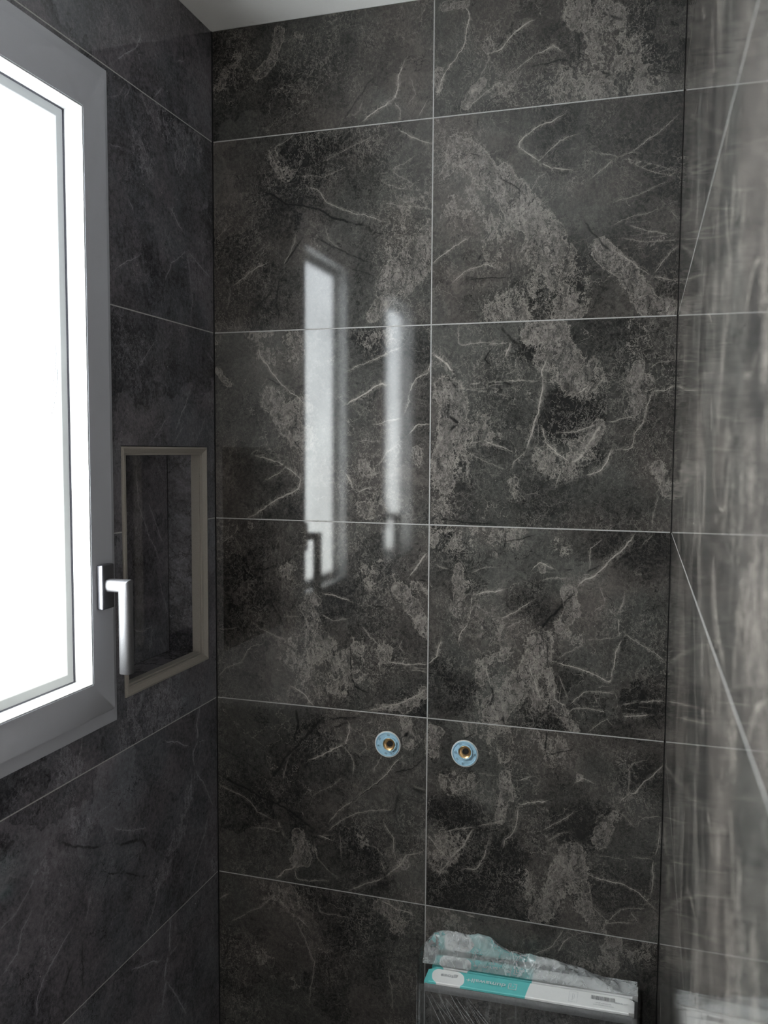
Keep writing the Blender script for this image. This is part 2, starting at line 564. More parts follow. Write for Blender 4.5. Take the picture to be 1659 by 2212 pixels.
# ------------------------------------------------------------------ node helper
class NT:
    def __init__(s, name):
        s.m = bpy.data.materials.new(name); s.m.use_nodes = True
        s.t = s.m.node_tree; s.t.nodes.clear()
        s.out = s.t.nodes.new('ShaderNodeOutputMaterial')
    def n(s, typ, **kw):
        nd = s.t.nodes.new(typ)
        for k, v in kw.items():
            if k[0] == '_': setattr(nd, k[1:], v)
        return nd
    def put(s, sock, v):
        if isinstance(v, bpy.types.NodeSocket): s.t.links.new(v, sock)
        elif isinstance(v, (tuple, list)) and len(v) == 3 and sock.type == 'RGBA': sock.default_value = (*v, 1)
        else: sock.default_value = v
    def math(s, op, a, b=0.0, c=None, clamp=False):
        nd = s.n('ShaderNodeMath', _operation=op, _use_clamp=clamp)
        s.put(nd.inputs[0], a); s.put(nd.inputs[1], b)
        if c is not None: s.put(nd.inputs[2], c)
        return nd.outputs[0]
    def vmath(s, op, a, b=None, scale=None):
        nd = s.n('ShaderNodeVectorMath', _operation=op)
        s.put(nd.inputs[0], a)
        if b is not None: s.put(nd.inputs[1], b)
        if scale is not None: s.put(nd.inputs['Scale'], scale)
        return nd.outputs[0]
    def noise(s, vec, scale, detail=4, rough=.55, dist=0.0, col=False):
        nd = s.n('ShaderNodeTexNoise')
        s.put(nd.inputs['Vector'], vec); s.put(nd.inputs['Scale'], scale); s.put(nd.inputs['Detail'], detail)
        s.put(nd.inputs['Roughness'], rough); s.put(nd.inputs['Distortion'], dist)
        return nd.outputs['Color' if col else 'Fac']
    def step(s, v, a, b, lo=0.0, hi=1.0):
        nd = s.n('ShaderNodeMapRange', _interpolation_type='SMOOTHSTEP')
        for k, x in zip(('Value','From Min','From Max','To Min','To Max'), (v, a, b, lo, hi)): s.put(nd.inputs[k], x)
        return nd.outputs[0]
    def lin(s, v, a, b, lo=0.0, hi=1.0):
        nd = s.n('ShaderNodeMapRange')
        for k, x in zip(('Value','From Min','From Max','To Min','To Max'), (v, a, b, lo, hi)): s.put(nd.inputs[k], x)
        return nd.outputs[0]
    def mix(s, f, a, b):
        nd = s.n('ShaderNodeMix', _data_type='RGBA')
        s.put(nd.inputs[0], f); s.put(nd.inputs[6], a); s.put(nd.inputs[7], b)
        return nd.outputs[2]
    def attr(s, name):
        nd = s.n('ShaderNodeAttribute', _attribute_name=name)
        sp = s.n('ShaderNodeSeparateColor'); s.t.links.new(nd.outputs['Color'], sp.inputs[0])
        return sp.outputs[0], sp.outputs[1], sp.outputs[2], nd.outputs['Alpha']
    def bsdf(s, **kw):
        b = s.n('ShaderNodeBsdfPrincipled')
        for k, v in kw.items(): s.put(b.inputs[k.replace('_', ' ')], v)
        s.t.links.new(b.outputs[0], s.out.inputs[0]); return b
    def bump(s, h, strength=.2, dist=.001):
        b = s.n('ShaderNodeBump'); s.put(b.inputs['Height'], h); b.inputs['Strength'].default_value = strength
        b.inputs['Distance'].default_value = dist; return b.outputs[0]
def plain(name, col, rough=.5, metal=0.0, ior=1.5, grain=0.0, scale=300, bump=0.0):
    t = NT(name); pos = t.n('ShaderNodeNewGeometry').outputs['Position']
    nz = t.noise(pos, scale, 4)
    c = t.mix(t.lin(nz, .3, .7), tuple(x*(1-grain) for x in col), tuple(min(1, x*(1+grain)) for x in col))
    kw = dict(Base_Color=c, Roughness=rough, Metallic=metal, IOR=ior)
    if bump: kw['Normal'] = t.bump(nz, bump, .0005)
    t.bsdf(**kw); return t.m

def stone(name, tone=1.0, contrast=1.0, tint=(1, 1, 1), rough=.07, ior=1.75, coat=0.0, satin=.08):
    t = NT(name)
    pos = t.n('ShaderNodeNewGeometry').outputs['Position']
    rnd = t.n('ShaderNodeObjectInfo').outputs['Random']
    off = t.n('ShaderNodeCombineXYZ'); t.put(off.inputs[0], t.math('MULTIPLY', rnd, 37.0)); t.put(off.inputs[1], t.math('MULTIPLY', rnd, 11.0)); t.put(off.inputs[2], t.math('MULTIPLY', rnd, 23.0))
    P = t.vmath('ADD', pos, off.outputs[0])
    wv = t.vmath('SUBTRACT', t.noise(P, 9, 5, .6, col=True), (.5, .5, .5))
    Pw = t.vmath('ADD', P, t.vmath('SCALE', wv, scale=.12))
    clump, dark, vstr, cstr = t.attr('print_a')
    vs, vu, cs, cu = t.attr('print_b')
    vw, cw, soft, _ = t.attr('print_c')
    n_big = t.noise(Pw, 3.2, 6, .55)
    n_mid = t.noise(Pw, 16, 6, .68)
    n_fine = t.noise(P, 150, 4, .75)
    n_hue = t.noise(P, 5, 3)
    # ground tone
    g = t.math('ADD', t.math('MULTIPLY', t.lin(n_big, .3, .7), .55), t.math('MULTIPLY', t.lin(n_mid, .3, .72), .45))
    g = t.math('ADD', g, t.math('MULTIPLY', t.math('SUBTRACT', n_fine, .5), 1.3))
    fc = t.n('ShaderNodeTexVoronoi', _feature='F1'); t.put(fc.inputs['Vector'], t.vmath('ADD', P, t.vmath('SCALE', wv, scale=.30))); fc.inputs['Scale'].default_value = 6.5
    fsep = t.n('ShaderNodeSeparateColor'); t.put(fsep.inputs[0], fc.outputs['Color'])
    g = t.math('ADD', g, t.math('MULTIPLY', t.math('SUBTRACT', fsep.outputs[0], .55), .42))
    g = t.math('SUBTRACT', g, t.math('MULTIPLY', dark, t.lin(n_mid, .2, .7, .45, .85)), clamp=True)
    lo = tuple(.011*tone*k for k in tint); hi = tuple(x*tone*k for x, k in zip((.122, .110, .102), tint)); hi2 = tuple(x*tone*k for x, k in zip((.104, .105, .098), tint))
    col = t.mix(g, lo, t.mix(t.step(n_hue, .4, .6), hi, hi2))
    # fibrous squiggles: ridged noise
    def ridge(vec, scale, width, detail=3, rough=.6):
        v = t.math('ABSOLUTE', t.math('SUBTRACT', t.noise(vec, scale, detail, rough), .5))
        return t.step(v, 0.0, width, 1.0, 0.0)
    sw = t.vmath('SUBTRACT', t.noise(P, 28, 4, .65, col=True), (.5, .5, .5))
    Pf = t.vmath('ADD', P, t.vmath('SCALE', sw, scale=.035))
    mp = t.n('ShaderNodeMapping'); t.put(mp.inputs[0], Pf); mp.inputs['Rotation'].default_value = (0, math.radians(38), 0); mp.inputs['Scale'].default_value = (1, 1, .45)
    Pd = mp.outputs[0]
    r1 = ridge(Pf, 38, .011); r2 = ridge(Pd, 105, .030, 4); r3 = ridge(Pd, 36, .020, 5); r4 = ridge(t.vmath('ADD', Pd, (3.1, 1.7, 5.3)), 80, .026, 3)
    patch = t.step(t.math('ADD', t.noise(P, 8, 5, .6), t.math('MULTIPLY', clump, .45)), .42, .70)
    fib = t.math('MULTIPLY', t.math('MAXIMUM', r1, t.math('MULTIPLY', r2, .8)), t.lin(patch, 0, 1, .22, 1.0))
    light = tuple(x*tone*k for x, k in zip((.34, .32, .295), tint))
    col = t.mix(t.math('MULTIPLY', fib, .60*contrast), col, light)
    # dark flecks
    fl_ = t.math('MULTIPLY', ridge(t.vmath('ADD', Pf, (9.1, 4.7, 2.3)), 64, .018, 4), t.step(t.noise(P, 13, 4), .48, .64))
    col = t.mix(t.math('MULTIPLY', fl_, .8), col, (.008, .008, .008))
    # craggy light patches: the mask is torn by coarse and fine noise
    tear = t.math('ADD', t.math('MULTIPLY', t.math('SUBTRACT', n_mid, .5), 1.5), t.math('MULTIPLY', t.math('SUBTRACT', t.noise(Pd, 26, 5, .75), .5), 2.4))
    cr = t.math('ADD', clump, tear)
    cm = t.math('MULTIPLY', t.step(cr, .30, .62), t.step(clump, .03, .25))
    big_ = t.noise(Pd, 34, 4, .65)
    cm = t.math('MULTIPLY', cm, t.math('MULTIPLY', t.lin(big_, .36, .60, .30, 1.0), t.lin(clump, .1, .75, .45, 1.0)))
    cmv = t.math('MULTIPLY', cm, t.lin(t.noise(Pd, 95, 4, .8), .38, .64, .12, 1.0))
    col = t.mix(t.math('MULTIPLY', cmv, .70*contrast), col, tuple(x*tone*k for x, k in zip((.40, .37, .345), tint)))
    rim_ = t.math('MULTIPLY', t.step(t.math('ABSOLUTE', t.math('SUBTRACT', cr, .42)), 0.0, .09, 1.0, 0.0), t.step(clump, .05, .25))
    col = t.mix(t.math('MULTIPLY', rim_, .40*contrast), col, tuple(x*tone*k for x, k in zip((.46, .43, .39), tint)))
    cin = t.math('MULTIPLY', t.math('MAXIMUM', r3, t.math('MULTIPLY', r4, .6)), t.math('MULTIPLY', t.step(cr, .30, .70), .92))
    col = t.mix(cin, col, tuple(.016*tone for _ in range(3)))
    # random hair veins
    hv = t.n('ShaderNodeTexVoronoi', _feature='DISTANCE_TO_EDGE'); t.put(hv.inputs['Vector'], t.vmath('ADD', P, t.vmath('SCALE', wv, scale=.18))); hv.inputs['Scale'].default_value = 12
    hl = t.math('MULTIPLY', t.step(hv.outputs['Distance'], 0.0, .010, 1.0, 0.0), t.step(t.noise(P, 14, 3), .50, .66))
    col = t.mix(t.math('MULTIPLY', hl, .5*contrast), col, light)
    # random dark hair cracks
    dv = t.n('ShaderNodeTexVoronoi', _feature='DISTANCE_TO_EDGE'); t.put(dv.inputs['Vector'], t.vmath('ADD', t.vmath('ADD', P, (7.0, 3.0, 1.0)), t.vmath('SCALE', wv, scale=.22))); dv.inputs['Scale'].default_value = 9
    dl = t.math('MULTIPLY', t.step(dv.outputs['Distance'], 0.0, .012, 1.0, 0.0), t.step(t.noise(P, 11, 4), .50, .62))
    col = t.mix(t.math('MULTIPLY', dl, .85), col, (.006, .006, .006))
    # traced veins and cracks: distance fields stored on the vertices (units: mm)
    wb = t.math('ADD', t.math('MULTIPLY', t.math('SUBTRACT', t.noise(P, 17, 2, .5), .5), 16.0), t.math('MULTIPLY', t.math('SUBTRACT', t.noise(P, 60, 5, .7), .5), 9.0), t.math('MULTIPLY', t.math('SUBTRACT', t.noise(P, 300, 3, .6), .5), 2.5))
    wc = t.math('MULTIPLY', t.math('SUBTRACT', t.noise(t.vmath('ADD', P, (5.0, 2.0, 8.0)), 85, 5, .7), .5), 22.0)
    def line(sd, ud, wd, st, brk):
        d = t.math('ABSOLUTE', t.math('ADD', sd, wb))
        core = t.step(d, t.math('MULTIPLY', wd, .10), t.math('ADD', t.math('MULTIPLY', wd, .45), .45), 1.0, 0.0)
        d2 = t.math('ABSOLUTE', t.math('ADD', sd, wc))
        th2 = t.math('MULTIPLY', t.step(d2, .1, .7, 1.0, 0.0), .40)
        halo = t.step(d, 0.0, t.math('ADD', t.math('MULTIPLY', wd, 2.4), 2.5), 1.0, 0.0)
        frz = t.math('MULTIPLY', t.math('MULTIPLY', halo, .55), t.math('MAXIMUM', r2, t.lin(t.noise(Pd, 140, 4, .7), .45, .7)))
        mk = t.math('MAXIMUM', t.math('MULTIPLY', core, t.step(brk, .30, .50, .30, 1.0)), t.math('MAXIMUM', th2, frz))
        return t.math('MULTIPLY', t.math('MULTIPLY', mk, st), t.step(ud, 8.0, 13.0, 1.0, 0.0))
    vk = line(vs, vu, vw, vstr, t.noise(P, 70, 4, .7))
    col = t.mix(t.math('MULTIPLY', vk, .85*contrast), col, tuple(x*tone*k for x, k in zip((.50, .47, .43), tint)))
    ck = line(cs, cu, t.math('MULTIPLY', cw, 2.2), cstr, t.noise(P, 48, 4, .7))
    col = t.mix(ck, col, (.005, .005, .005))
    # pale specks
    sp = t.math('MULTIPLY', t.step(t.noise(P, 330, 2), .74, .79), t.step(t.noise(P, 30, 3), .52, .62))
    col = t.mix(sp, col, tuple(x*tone for x in (.6, .58, .55)))
    micro = t.noise(P, 700, 2, .6)
    t.bsdf(Base_Color=col, Roughness=rough, IOR=ior, Coat_Normal=t.bump(micro, .035, .0004), Coat_Weight=coat, Coat_Roughness=.028, Coat_IOR=1.43, Specular_IOR_Level=satin)
    return t.m

M = {}
M['stone'] = stone('dark_marble_print', .72, 1.12, (1.01, .985, .97), rough=.48, ior=1.5, coat=1.0)
M['stone_low'] = M['stone']
M['stone_right'] = stone('dark_marble_print_satin_lit', 1.7, .85, (1.04, 1.0, .96), rough=.48, ior=1.5, coat=1.0, satin=.5)  # lighter copy of the marble: window light on this wall painted in
M['stone_left'] = stone('dark_marble_print_window_glare', 1.55, .42, (.92, .945, 1.14), rough=.48, ior=1.5, coat=1.0)  # window glare put into the colour: lighter, bluer, flatter copy of the marble
M['stone_pack'] = stone('dark_marble_print_packed', 1.7, 1.0, rough=.2)
M['grout'] = plain('pale_grey_joint', (.33, .325, .315), .7, grain=.15, scale=200)
M['core'] = plain('dark_wall_core', (.012, .012, .012), .9, grain=.2)
M['paint'] = plain('matt_white_ceiling_paint', (.86, .855, .84), .9, grain=.02, scale=600, bump=.15)
M['paint_rear'] = plain('grey_white_wall_paint', (.34, .33, .32), .9, grain=.03, scale=500, bump=.1)
M['floor'] = plain('grey_floor_tile', (.34, .33, .32), .55, grain=.1, scale=25)
M['frame'] = plain('pale_grey_lacquered_aluminium', (.345, .353, .385), .42, grain=.03, scale=900, bump=.1)
M['sash'] = plain('white_sash_shaded_grey', (.355, .363, .395), .38, grain=.03, scale=900, bump=.1)  # white sash toned grey: backlit shade of its face put into the colour
M['bead'] = plain('white_glazing_bead_lit', (.86, .87, .87), .4, grain=.02, scale=700)  # lit copy of the sash: pane light on the reveal put into the colour
M['gasket'] = plain('black_rubber_gasket', (.05, .05, .065), .5, grain=.3, scale=400)
M['spacer'] = plain('grey_spacer_bar', (.30, .31, .32), .4, metal=.6, grain=.2, scale=500)
M['steel'] = plain('brushed_steel_handle', (.17, .17, .18), .50, metal=.7, grain=.15, scale=900, bump=.3)
M['steel_dark'] = plain('brushed_steel_rose', (.20, .20, .22), .42, metal=1.0, grain=.1, scale=900, bump=.2)
M['trim'] = plain('bronze_grey_anodised_profile', (.33, .305, .275), .45, metal=.3, grain=.1, scale=700, bump=.1)
M['blue'] = plain('light_blue_plastic', (.32, .50, .62), .45, grain=.08, scale=250, bump=.1)
M['blue_dark'] = plain('blue_plastic_shaded', (.20, .30, .37), .5, grain=.1, scale=250)  # darker copy of the blue plastic, shade of the slots painted in
M['brass'] = plain('machined_brass', (.70, .47, .24), .28, metal=1.0, grain=.15, scale=600, bump=.2)
M['hole'] = plain('black_bore_disc', (.008, .007, .006), .9)
M['rim'] = plain('pale_cut_edge', (.55, .54, .53), .7, grain=.1)
M['card_inner'] = plain('brown_board_core', (.05, .045, .04), .9, grain=.2)
M['bezel'] = plain('grey_tile_edge', (.30, .30, .305), .5, grain=.1, scale=300)
M['ink_white'] = plain('white_print', (.62, .74, .74), .6)
M['ink_grey'] = plain('grey_print', (.50, .51, .52), .6)
M['ink_dark'] = plain('dark_grey_print', (.30, .30, .30), .6)
M['door'] = plain('white_lacquered_door', (.30, .29, .28), .5, grain=.02)
M['silicone'] = plain('black_corner_seal', (.008, .008, .009), .6)

# ------------------------------------------------------------------ the print of the panels
def parse(s):
    out = []
    for ln in s.strip().splitlines():
        q = ln.split(); pts = np.array(list(map(float, q[3:]))).reshape(-1, 2)/1000.0
        out.append((q[0], float(q[1]), float(q[2]), pts))
    return out
MB_, ML_, MN_ = parse(MARKS_B), parse(MARKS_L), parse(MARKS_N)
def seg_fields(P, marks, kind, limit=None):
    n = len(P); u2 = np.full(n, 1e3); bu = np.full(n, 1e3); bs = np.full(n, 1e3); bst = np.zeros(n); bw = np.ones(n); key = np.full(n, 1e9)
    for k, wd, st, pts in marks:
        if k != kind: continue
        pu = np.full(n, 1e3); ps = pu.copy(); pst = np.zeros(n); pw = np.ones(n)
        L = np.r_[0, np.cumsum(np.linalg.norm(np.diff(pts, axis=0), axis=1))]; tot = max(L[-1], 1e-6)
        for i in range(len(pts)-1):
            a, b = pts[i], pts[i+1]; d = b-a; l2 = max(d@d, 1e-12)
            t = np.clip(((P-a)@d)/l2, 0, 1); q = a+t[:, None]*d; e = P-q
            u = np.hypot(e[:, 0], e[:, 1])*1000; s = np.where(d[0]*e[:, 1]-d[1]*e[:, 0] >= 0, 1, -1)*u
            f = (L[i]+t*np.sqrt(l2))/tot; tap = np.clip(np.minimum(f, 1-f)*7+.35, 0, 1)
            m = u < pu
            pu[m] = u[m]; ps[m] = s[m]; pst[m] = (st*tap)[m]; pw[m] = (wd*(.4+.6*tap))[m]
        m = pu < bu
        u2 = np.where(m, bu, np.minimum(u2, pu))
        bu[m] = pu[m]; bs[m] = ps[m]; bst[m] = pst[m]; bw[m] = pw[m]
    bst = bst*np.clip((u2-bu-2)/5+np.clip(1-bu/2.5, 0, 1), 0, 1)
    return bs, bu, bst, bw
def blob(P, marks, kind):
    out = np.zeros(len(P))
    for k, r, st, pts in marks:
        if k != kind: continue
        best = np.full(len(P), 1e9)
        for i in range(max(1, len(pts)-1)):
            a, b = pts[i], pts[min(i+1, len(pts)-1)]; d = b-a; l2 = max(d@d, 1e-12)
            t = np.clip(((P-a)@d)/l2, 0, 1); e = P-(a+t[:, None]*d); best = np.minimum(best, np.hypot(e[:, 0], e[:, 1]))
        x = np.clip(1-best/(r/1000.0*1.6), 0, 1) if kind == 'C' else np.clip(1-(best/(r/1000.0*1.35))**2, 0, 1)
        out = np.maximum(out, st*np.minimum(1, x*1.5) if kind == 'C' else st*x)
    return out

def tile(name, parent, mat, u0, u1, v0, v1, place, marks, cuts=(), step=.006, th=TH, remap=None):
    """panel over [u0,u1]x[v0,v1]; place(u, v, depth) -> world; cuts = holes (u0,u1,v0,v1)"""
    g = GAP/2
    U0, U1, V0, V1 = u0+g, u1-g, v0+g, v1-g
    def lines(a, b, cc):
        k = max(2, int(round((b-a)/step))+1); L = list(np.linspace(a, b, k))
        for c in cc:
            if a < c < b: L = [x for x in L if abs(x-c) > step*.4 or x in (a, b)] + [c]
        return sorted(L)
    us = lines(U0, U1, [c for q in cuts for c in q[:2]]); vs = lines(V0, V1, [c for q in cuts for c in q[2:]])
    nu, nv = len(us), len(vs)
    UU, VV = np.meshgrid(us, vs, indexing='ij'); P = np.stack([UU.ravel(), VV.ravel()], 1)
    faces = []
    for i in range(nu-1):
        for j in range(nv-1):
            cu, cv = (us[i]+us[i+1])/2, (vs[j]+vs[j+1])/2
            if any(q[0] < cu < q[1] and q[2] < cv < q[3] for q in cuts): continue
            faces.append((i*nv+j, (i+1)*nv+j, (i+1)*nv+j+1, i*nv+j+1))
    edge = {}
    for f in faces:
        for a, b in zip(f, f[1:]+f[:1]): edge[(a, b)] = edge.get((a, b), 0)+1
    bnd = [(a, b) for (a, b) in edge if (b, a) not in edge]
    used = sorted({v for f in faces for v in f}); idx = {v: i for i, v in enumerate(used)}
    verts = [place(P[v][0], P[v][1], 0.0) for v in used]; Q = [P[v] for v in used]
    F = [tuple(idx[v] for v in f) for f in faces]
    back = {}
    for a, b in bnd:
        for v in (a, b):
            if v not in back:
                back[v] = len(verts); verts.append(place(P[v][0], P[v][1], -th)); Q.append(P[v])
        F.append((idx[b], idx[a], back[a], back[b]))
    if not F: return None
    me = bpy.data.meshes.new(name); me.from_pydata(verts, [], F); me.update()
    bm = bmesh.new(); bm.from_mesh(me); bmesh.ops.recalc_face_normals(bm, faces=bm.faces[:]); 
    nrm = Vector(place(0, 0, 1)) - Vector(place(0, 0, 0))
    if bm.faces[0].normal.dot(nrm) < 0 if hasattr(bm.faces, 'ensure_lookup_table') and not bm.faces.ensure_lookup_table() else False:
        bmesh.ops.reverse_faces(bm, faces=bm.faces[:])
    bm.to_mesh(me); bm.free()
    Q = np.array(Q)
    R = remap(Q) if remap else Q
    lo, hi = R.min(0)-.012, R.max(0)+.012
    mk = [m_ for m_ in marks if (m_[3].mean(0) > lo).all() and (m_[3].mean(0) < hi).all()]
    vs_, vu_, vst, vw_ = seg_fields(R, mk, 'V'); cs_, cu_, cst, cw_ = seg_fields(R, mk, 'K')
    A = np.stack([blob(R, mk, 'C'), blob(R, mk, 'D'), vst, cst], 1)
    B = np.stack([vs_, vu_, cs_, cu_], 1); Cc = np.stack([vw_, cw_, vw_*0, vw_*0+1], 1)
    for nm, arr in (('print_a', A), ('print_b', B), ('print_c', Cc)):
        at = me.attributes.new(nm, 'FLOAT_COLOR', 'POINT'); at.data.foreach_set('color', arr.astype(np.float32).ravel())
    me.materials.append(mat)
    o = bpy.data.objects.new(name, me); return link(o, parent)

back_pl = lambda u, v, d: (u, -d, v)
left_pl = lambda u, v, d: (d, u, v)
right_pl = lambda u, v, d: (W-d, u, v)

# ------------------------------------------------------------------ setting: walls, floor, ceiling
def structure(name, bm, mat, label):
    o = from_bm(name, bm, mat); o['kind'] = 'structure'; o['label'] = label; return o
WINS = [(-.834, -.361, 1.188, 2.2375), (-1.547, -1.074, 1.188, 2.2375)]      # outer frame: y0, y1, z0, z1
NICHE = (-.3275, -.0355, 1.2135, 1.6455)
D = .0068
bm = bmesh.new(); add_box(bm, (-.12, D, -.05), (W+.12, .12, CEIL+.1))
wb_ = structure('wall_back', bm, M['core'], 'back wall of the shower clad in dark grey marble panels')
bm = bmesh.new(); add_box(bm, (W+D, SIDE, -.05), (W+.12, D-.0005, CEIL+.1))
wr_ = structure('wall_right', bm, M['core'], 'glossy marble panelled wall close on the right')
# left wall with two window openings and the niche recess
bm = bmesh.new()
ys = sorted({REAR, D-.0005, *[q for w_ in WINS for q in w_[:2]], NICHE[0], NICHE[1]})
zs = sorted({-.05, CEIL+.1, 1.188, 2.2375, NICHE[2], NICHE[3]})
for a, b in zip(ys, ys[1:]):
    for c, d in zip(zs, zs[1:]):
        cy, cz = (a+b)/2, (c+d)/2
        if any(q[0] < cy < q[1] and q[2] < cz < q[3] for q in WINS): continue
        if NICHE[0] < cy < NICHE[1] and NICHE[2] < cz < NICHE[3]: add_box(bm, (-.12, a, c), (-.085, b, d)); continue
        add_box(bm, (-.12, a, c), (-D, b, d))
wl_ = structure('wall_left', bm, M['core'], 'left wall with the windows and the tiled niche')
bm = bmesh.new()
dx0, dx1, dz = .08, .78, 2.03
WX0, WX1, WZ0, WZ1 = .925, 2.27, .06, 2.42       # opening of the unseen window added as fill light
for lo, hi in (((-.12, REAR-.12, -.05), (dx0, REAR, CEIL+.1)), ((dx1, REAR-.12, -.05), (WX0, REAR, CEIL+.1)), ((dx0, REAR-.12, dz), (dx1, REAR, CEIL+.1)), ((dx0, REAR-.12, -.05), (dx1, REAR, 0)),
               ((WX0, REAR-.12, -.05), (WX1, REAR, WZ0)), ((WX0, REAR-.12, WZ1), (WX1, REAR, CEIL+.1)), ((WX1, REAR-.12, -.05), (2.42, REAR, CEIL+.1))): add_box(bm, lo, hi)
structure('wall_rear', bm, M['paint_rear'], 'painted wall at the far end behind the viewer')
bm = bmesh.new(); add_box(bm, (2.3, REAR, -.05), (2.42, SIDE+.0, CEIL+.1))
structure('added_wall_side', bm, M['paint_rear'], 'added side wall of the room part widened for the fill light')
bm = bmesh.new(); add_box(bm, (W+.121, SIDE+.0005, -.05), (2.42, SIDE+.12, CEIL+.1))
structure('wall_return', bm, M['paint_rear'], 'painted wall beside the shower opening')
bm = bmesh.new(); add_box(bm, (-.12, REAR-.12, CEIL), (2.42, .12, CEIL+.1))
structure('ceiling', bm, M['paint'], 'plain matt white ceiling')
bm = bmesh.new(); add_box(bm, (-.12, REAR-.12, -.1), (2.42, .12, 0))
structure('floor', bm, M['floor'], 'grey bathroom floor')
w3 = thing('window_3', 'added glowing window, unseen behind the viewer, fills the room with light', 'window', (1.48, REAR, WZ0), kind='structure')
bm = bmesh.new()
for lo, hi in (((WX0+.001, REAR-.06, WZ0+.001), (WX0+.05, REAR+.006, WZ1-.001)), ((WX1-.05, REAR-.06, WZ0+.001), (WX1-.001, REAR+.006, WZ1-.001)), ((WX0+.05, REAR-.06, WZ0+.001), (WX1-.05, REAR+.006, WZ0+.05)), ((WX0+.05, REAR-.06, WZ1-.05), (WX1-.05, REAR+.006, WZ1-.001))): add_box(bm, lo, hi)
from_bm('window_frame', bm, M['frame'], w3)
t = NT('frosted_fill_light_glass'); t.bsdf(Base_Color=(.5, .5, .5), Roughness=.2, Emission_Color=(1, .98, .94), Emission_Strength=PANE_FILL)
box('pane', (WX0+.05, REAR-.035, WZ0+.05), (WX1-.05, REAR-.025, WZ1-.05), t.m, w3)
# door at the far end
dr = thing('door_1', 'closed white door at the far end of the room', None, (.43, REAR-.03, 0), kind='structure')
box('door_leaf', (dx0+.035, REAR-.05, .008), (dx1-.035, REAR-.012, dz-.035), M['door'], dr, .003)
bm = bmesh.new()
for lo, hi in (((dx0, REAR-.06, 0), (dx0+.033, REAR+.01, dz)), ((dx1-.033, REAR-.06, 0), (dx1, REAR+.01, dz)), ((dx0+.033, REAR-.06, dz-.033), (dx1-.033, REAR+.01, dz))): add_box(bm, lo, hi)
from_bm('door_frame', bm, M['door'], dr)
bm = bmesh.new(); lathe(bm, [(.0, 0), (.024, 0), (.024, .008), (.01, .012), (.01, .045), (.0, .045)], 20, (.16, REAR-.012, 1.02), 'Y', 1)
h_ = from_bm('door_handle', bm, M['steel'], dr, True)
box('lever', (.152, REAR+.022, 1.011), (.27, REAR+.034, 1.029), M['steel'], h_, .004)

# back wall panels
E_ = .0012
for r in range(7):
    z0, z1 = ROWS[r], ROWS[r+1]
    mt = M['stone'] if r >= 3 else M['stone_low']
    for u0, u1 in ((E_-GAP/2+.0006, SEAM), (SEAM, W+GAP/2-.0011)):
        cuts = [(x-.0236, x+.0236, 1.0635-.0236, 1.0635+.0236) for x in (.3728, .5264) if r == 2 and u0 < x < u1]
        tile('wall_panel', wb_, mt, u0, u1, z0, z1, back_pl, MB_, cuts=(), step=.0055 if r >= 1 else .02)
# left wall panels (cut round the windows and the niche)
for r in range(7):
    z0, z1 = ROWS[r], ROWS[r+1]
    for u0, u1 in ((-.65, -E_+GAP/2-.0006), (-1.3, -.65), (-1.95, -1.3), (REAR, -1.95)):
        near = u0 > -.7
        cuts = [q for q in WINS+[NICHE] if q[0] < u1 and q[1] > u0 and q[2] < z1 and q[3] > z0]
        tile('wall_panel', wl_, M['stone_left'], u0, u1, z0, z1, left_pl, ML_, cuts=cuts, step=.007 if near else .05)
# right wall panels: the same print, cut from other sheets
for r in range(7):
    z0, z1 = ROWS[r], ROWS[r+1]
    sh = [(.0, 0), (.2, 1), (.1, -2), (.22, 0), (.05, -1), (.2, -1), (.1, 0)][r]
    for u0, u1 in ((-.65, -E_+GAP/2-.0006), (-1.3, -.65), (SIDE, -1.3)):
        near = u0 > -1.4
        rm = (lambda Q, s=sh, a=u0: np.stack([(Q[:, 0]-a)+s[0], Q[:, 1]+.375*s[1]], 1))
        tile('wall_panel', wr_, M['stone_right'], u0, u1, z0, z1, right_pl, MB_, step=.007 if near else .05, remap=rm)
# joints
def strips(parent, items):
    bm = bmesh.new()
    for lo, hi in items: add_box(bm, lo, hi)
    return from_bm('joint_filler', bm, M['grout'], parent)
gd = .0002; g2 = GAP/2+.0001
for z in ROWS[1:7]:
    strips(wb_, [((.002, gd, z-g2), (W-.002, D, z+g2))])
    strips(wr_, [((W+gd, SIDE+.001, z-g2), (W+D, -.002, z+g2))])
    segs = [(REAR+.001, -.002)]
    for q in WINS+[NICHE]:
        if q[2] < z < q[3]:
            segs = [s for a, b in segs for s in ((a, min(b, q[0])), (max(a, q[1]), b)) if s[1]-s[0] > .001]
    strips(wl_, [((-D, a, z-g2), (-gd, b, z+g2)) for a, b in segs])
for a, b in zip(ROWS, ROWS[1:]):
    strips(wb_, [((SEAM-g2, gd, a+g2), (SEAM+g2, D, b-g2))])
    for y in (-.65, -1.3):
        strips(wr_, [((W+gd, y-g2, a+g2), (W+D, y+g2, b-g2))])
bm = bmesh.new(); add_box(bm, (W-.0002, -.0012, 0), (W+.004, .004, CEIL)); s_ = from_bm('corner_seal', bm, M['silicone'], wr_)
bm = bmesh.new(); add_box(bm, (-.004, -.0006, 0), (.0002, .004, CEIL)); s_ = from_bm('corner_seal', bm, M['silicone'], wb_)

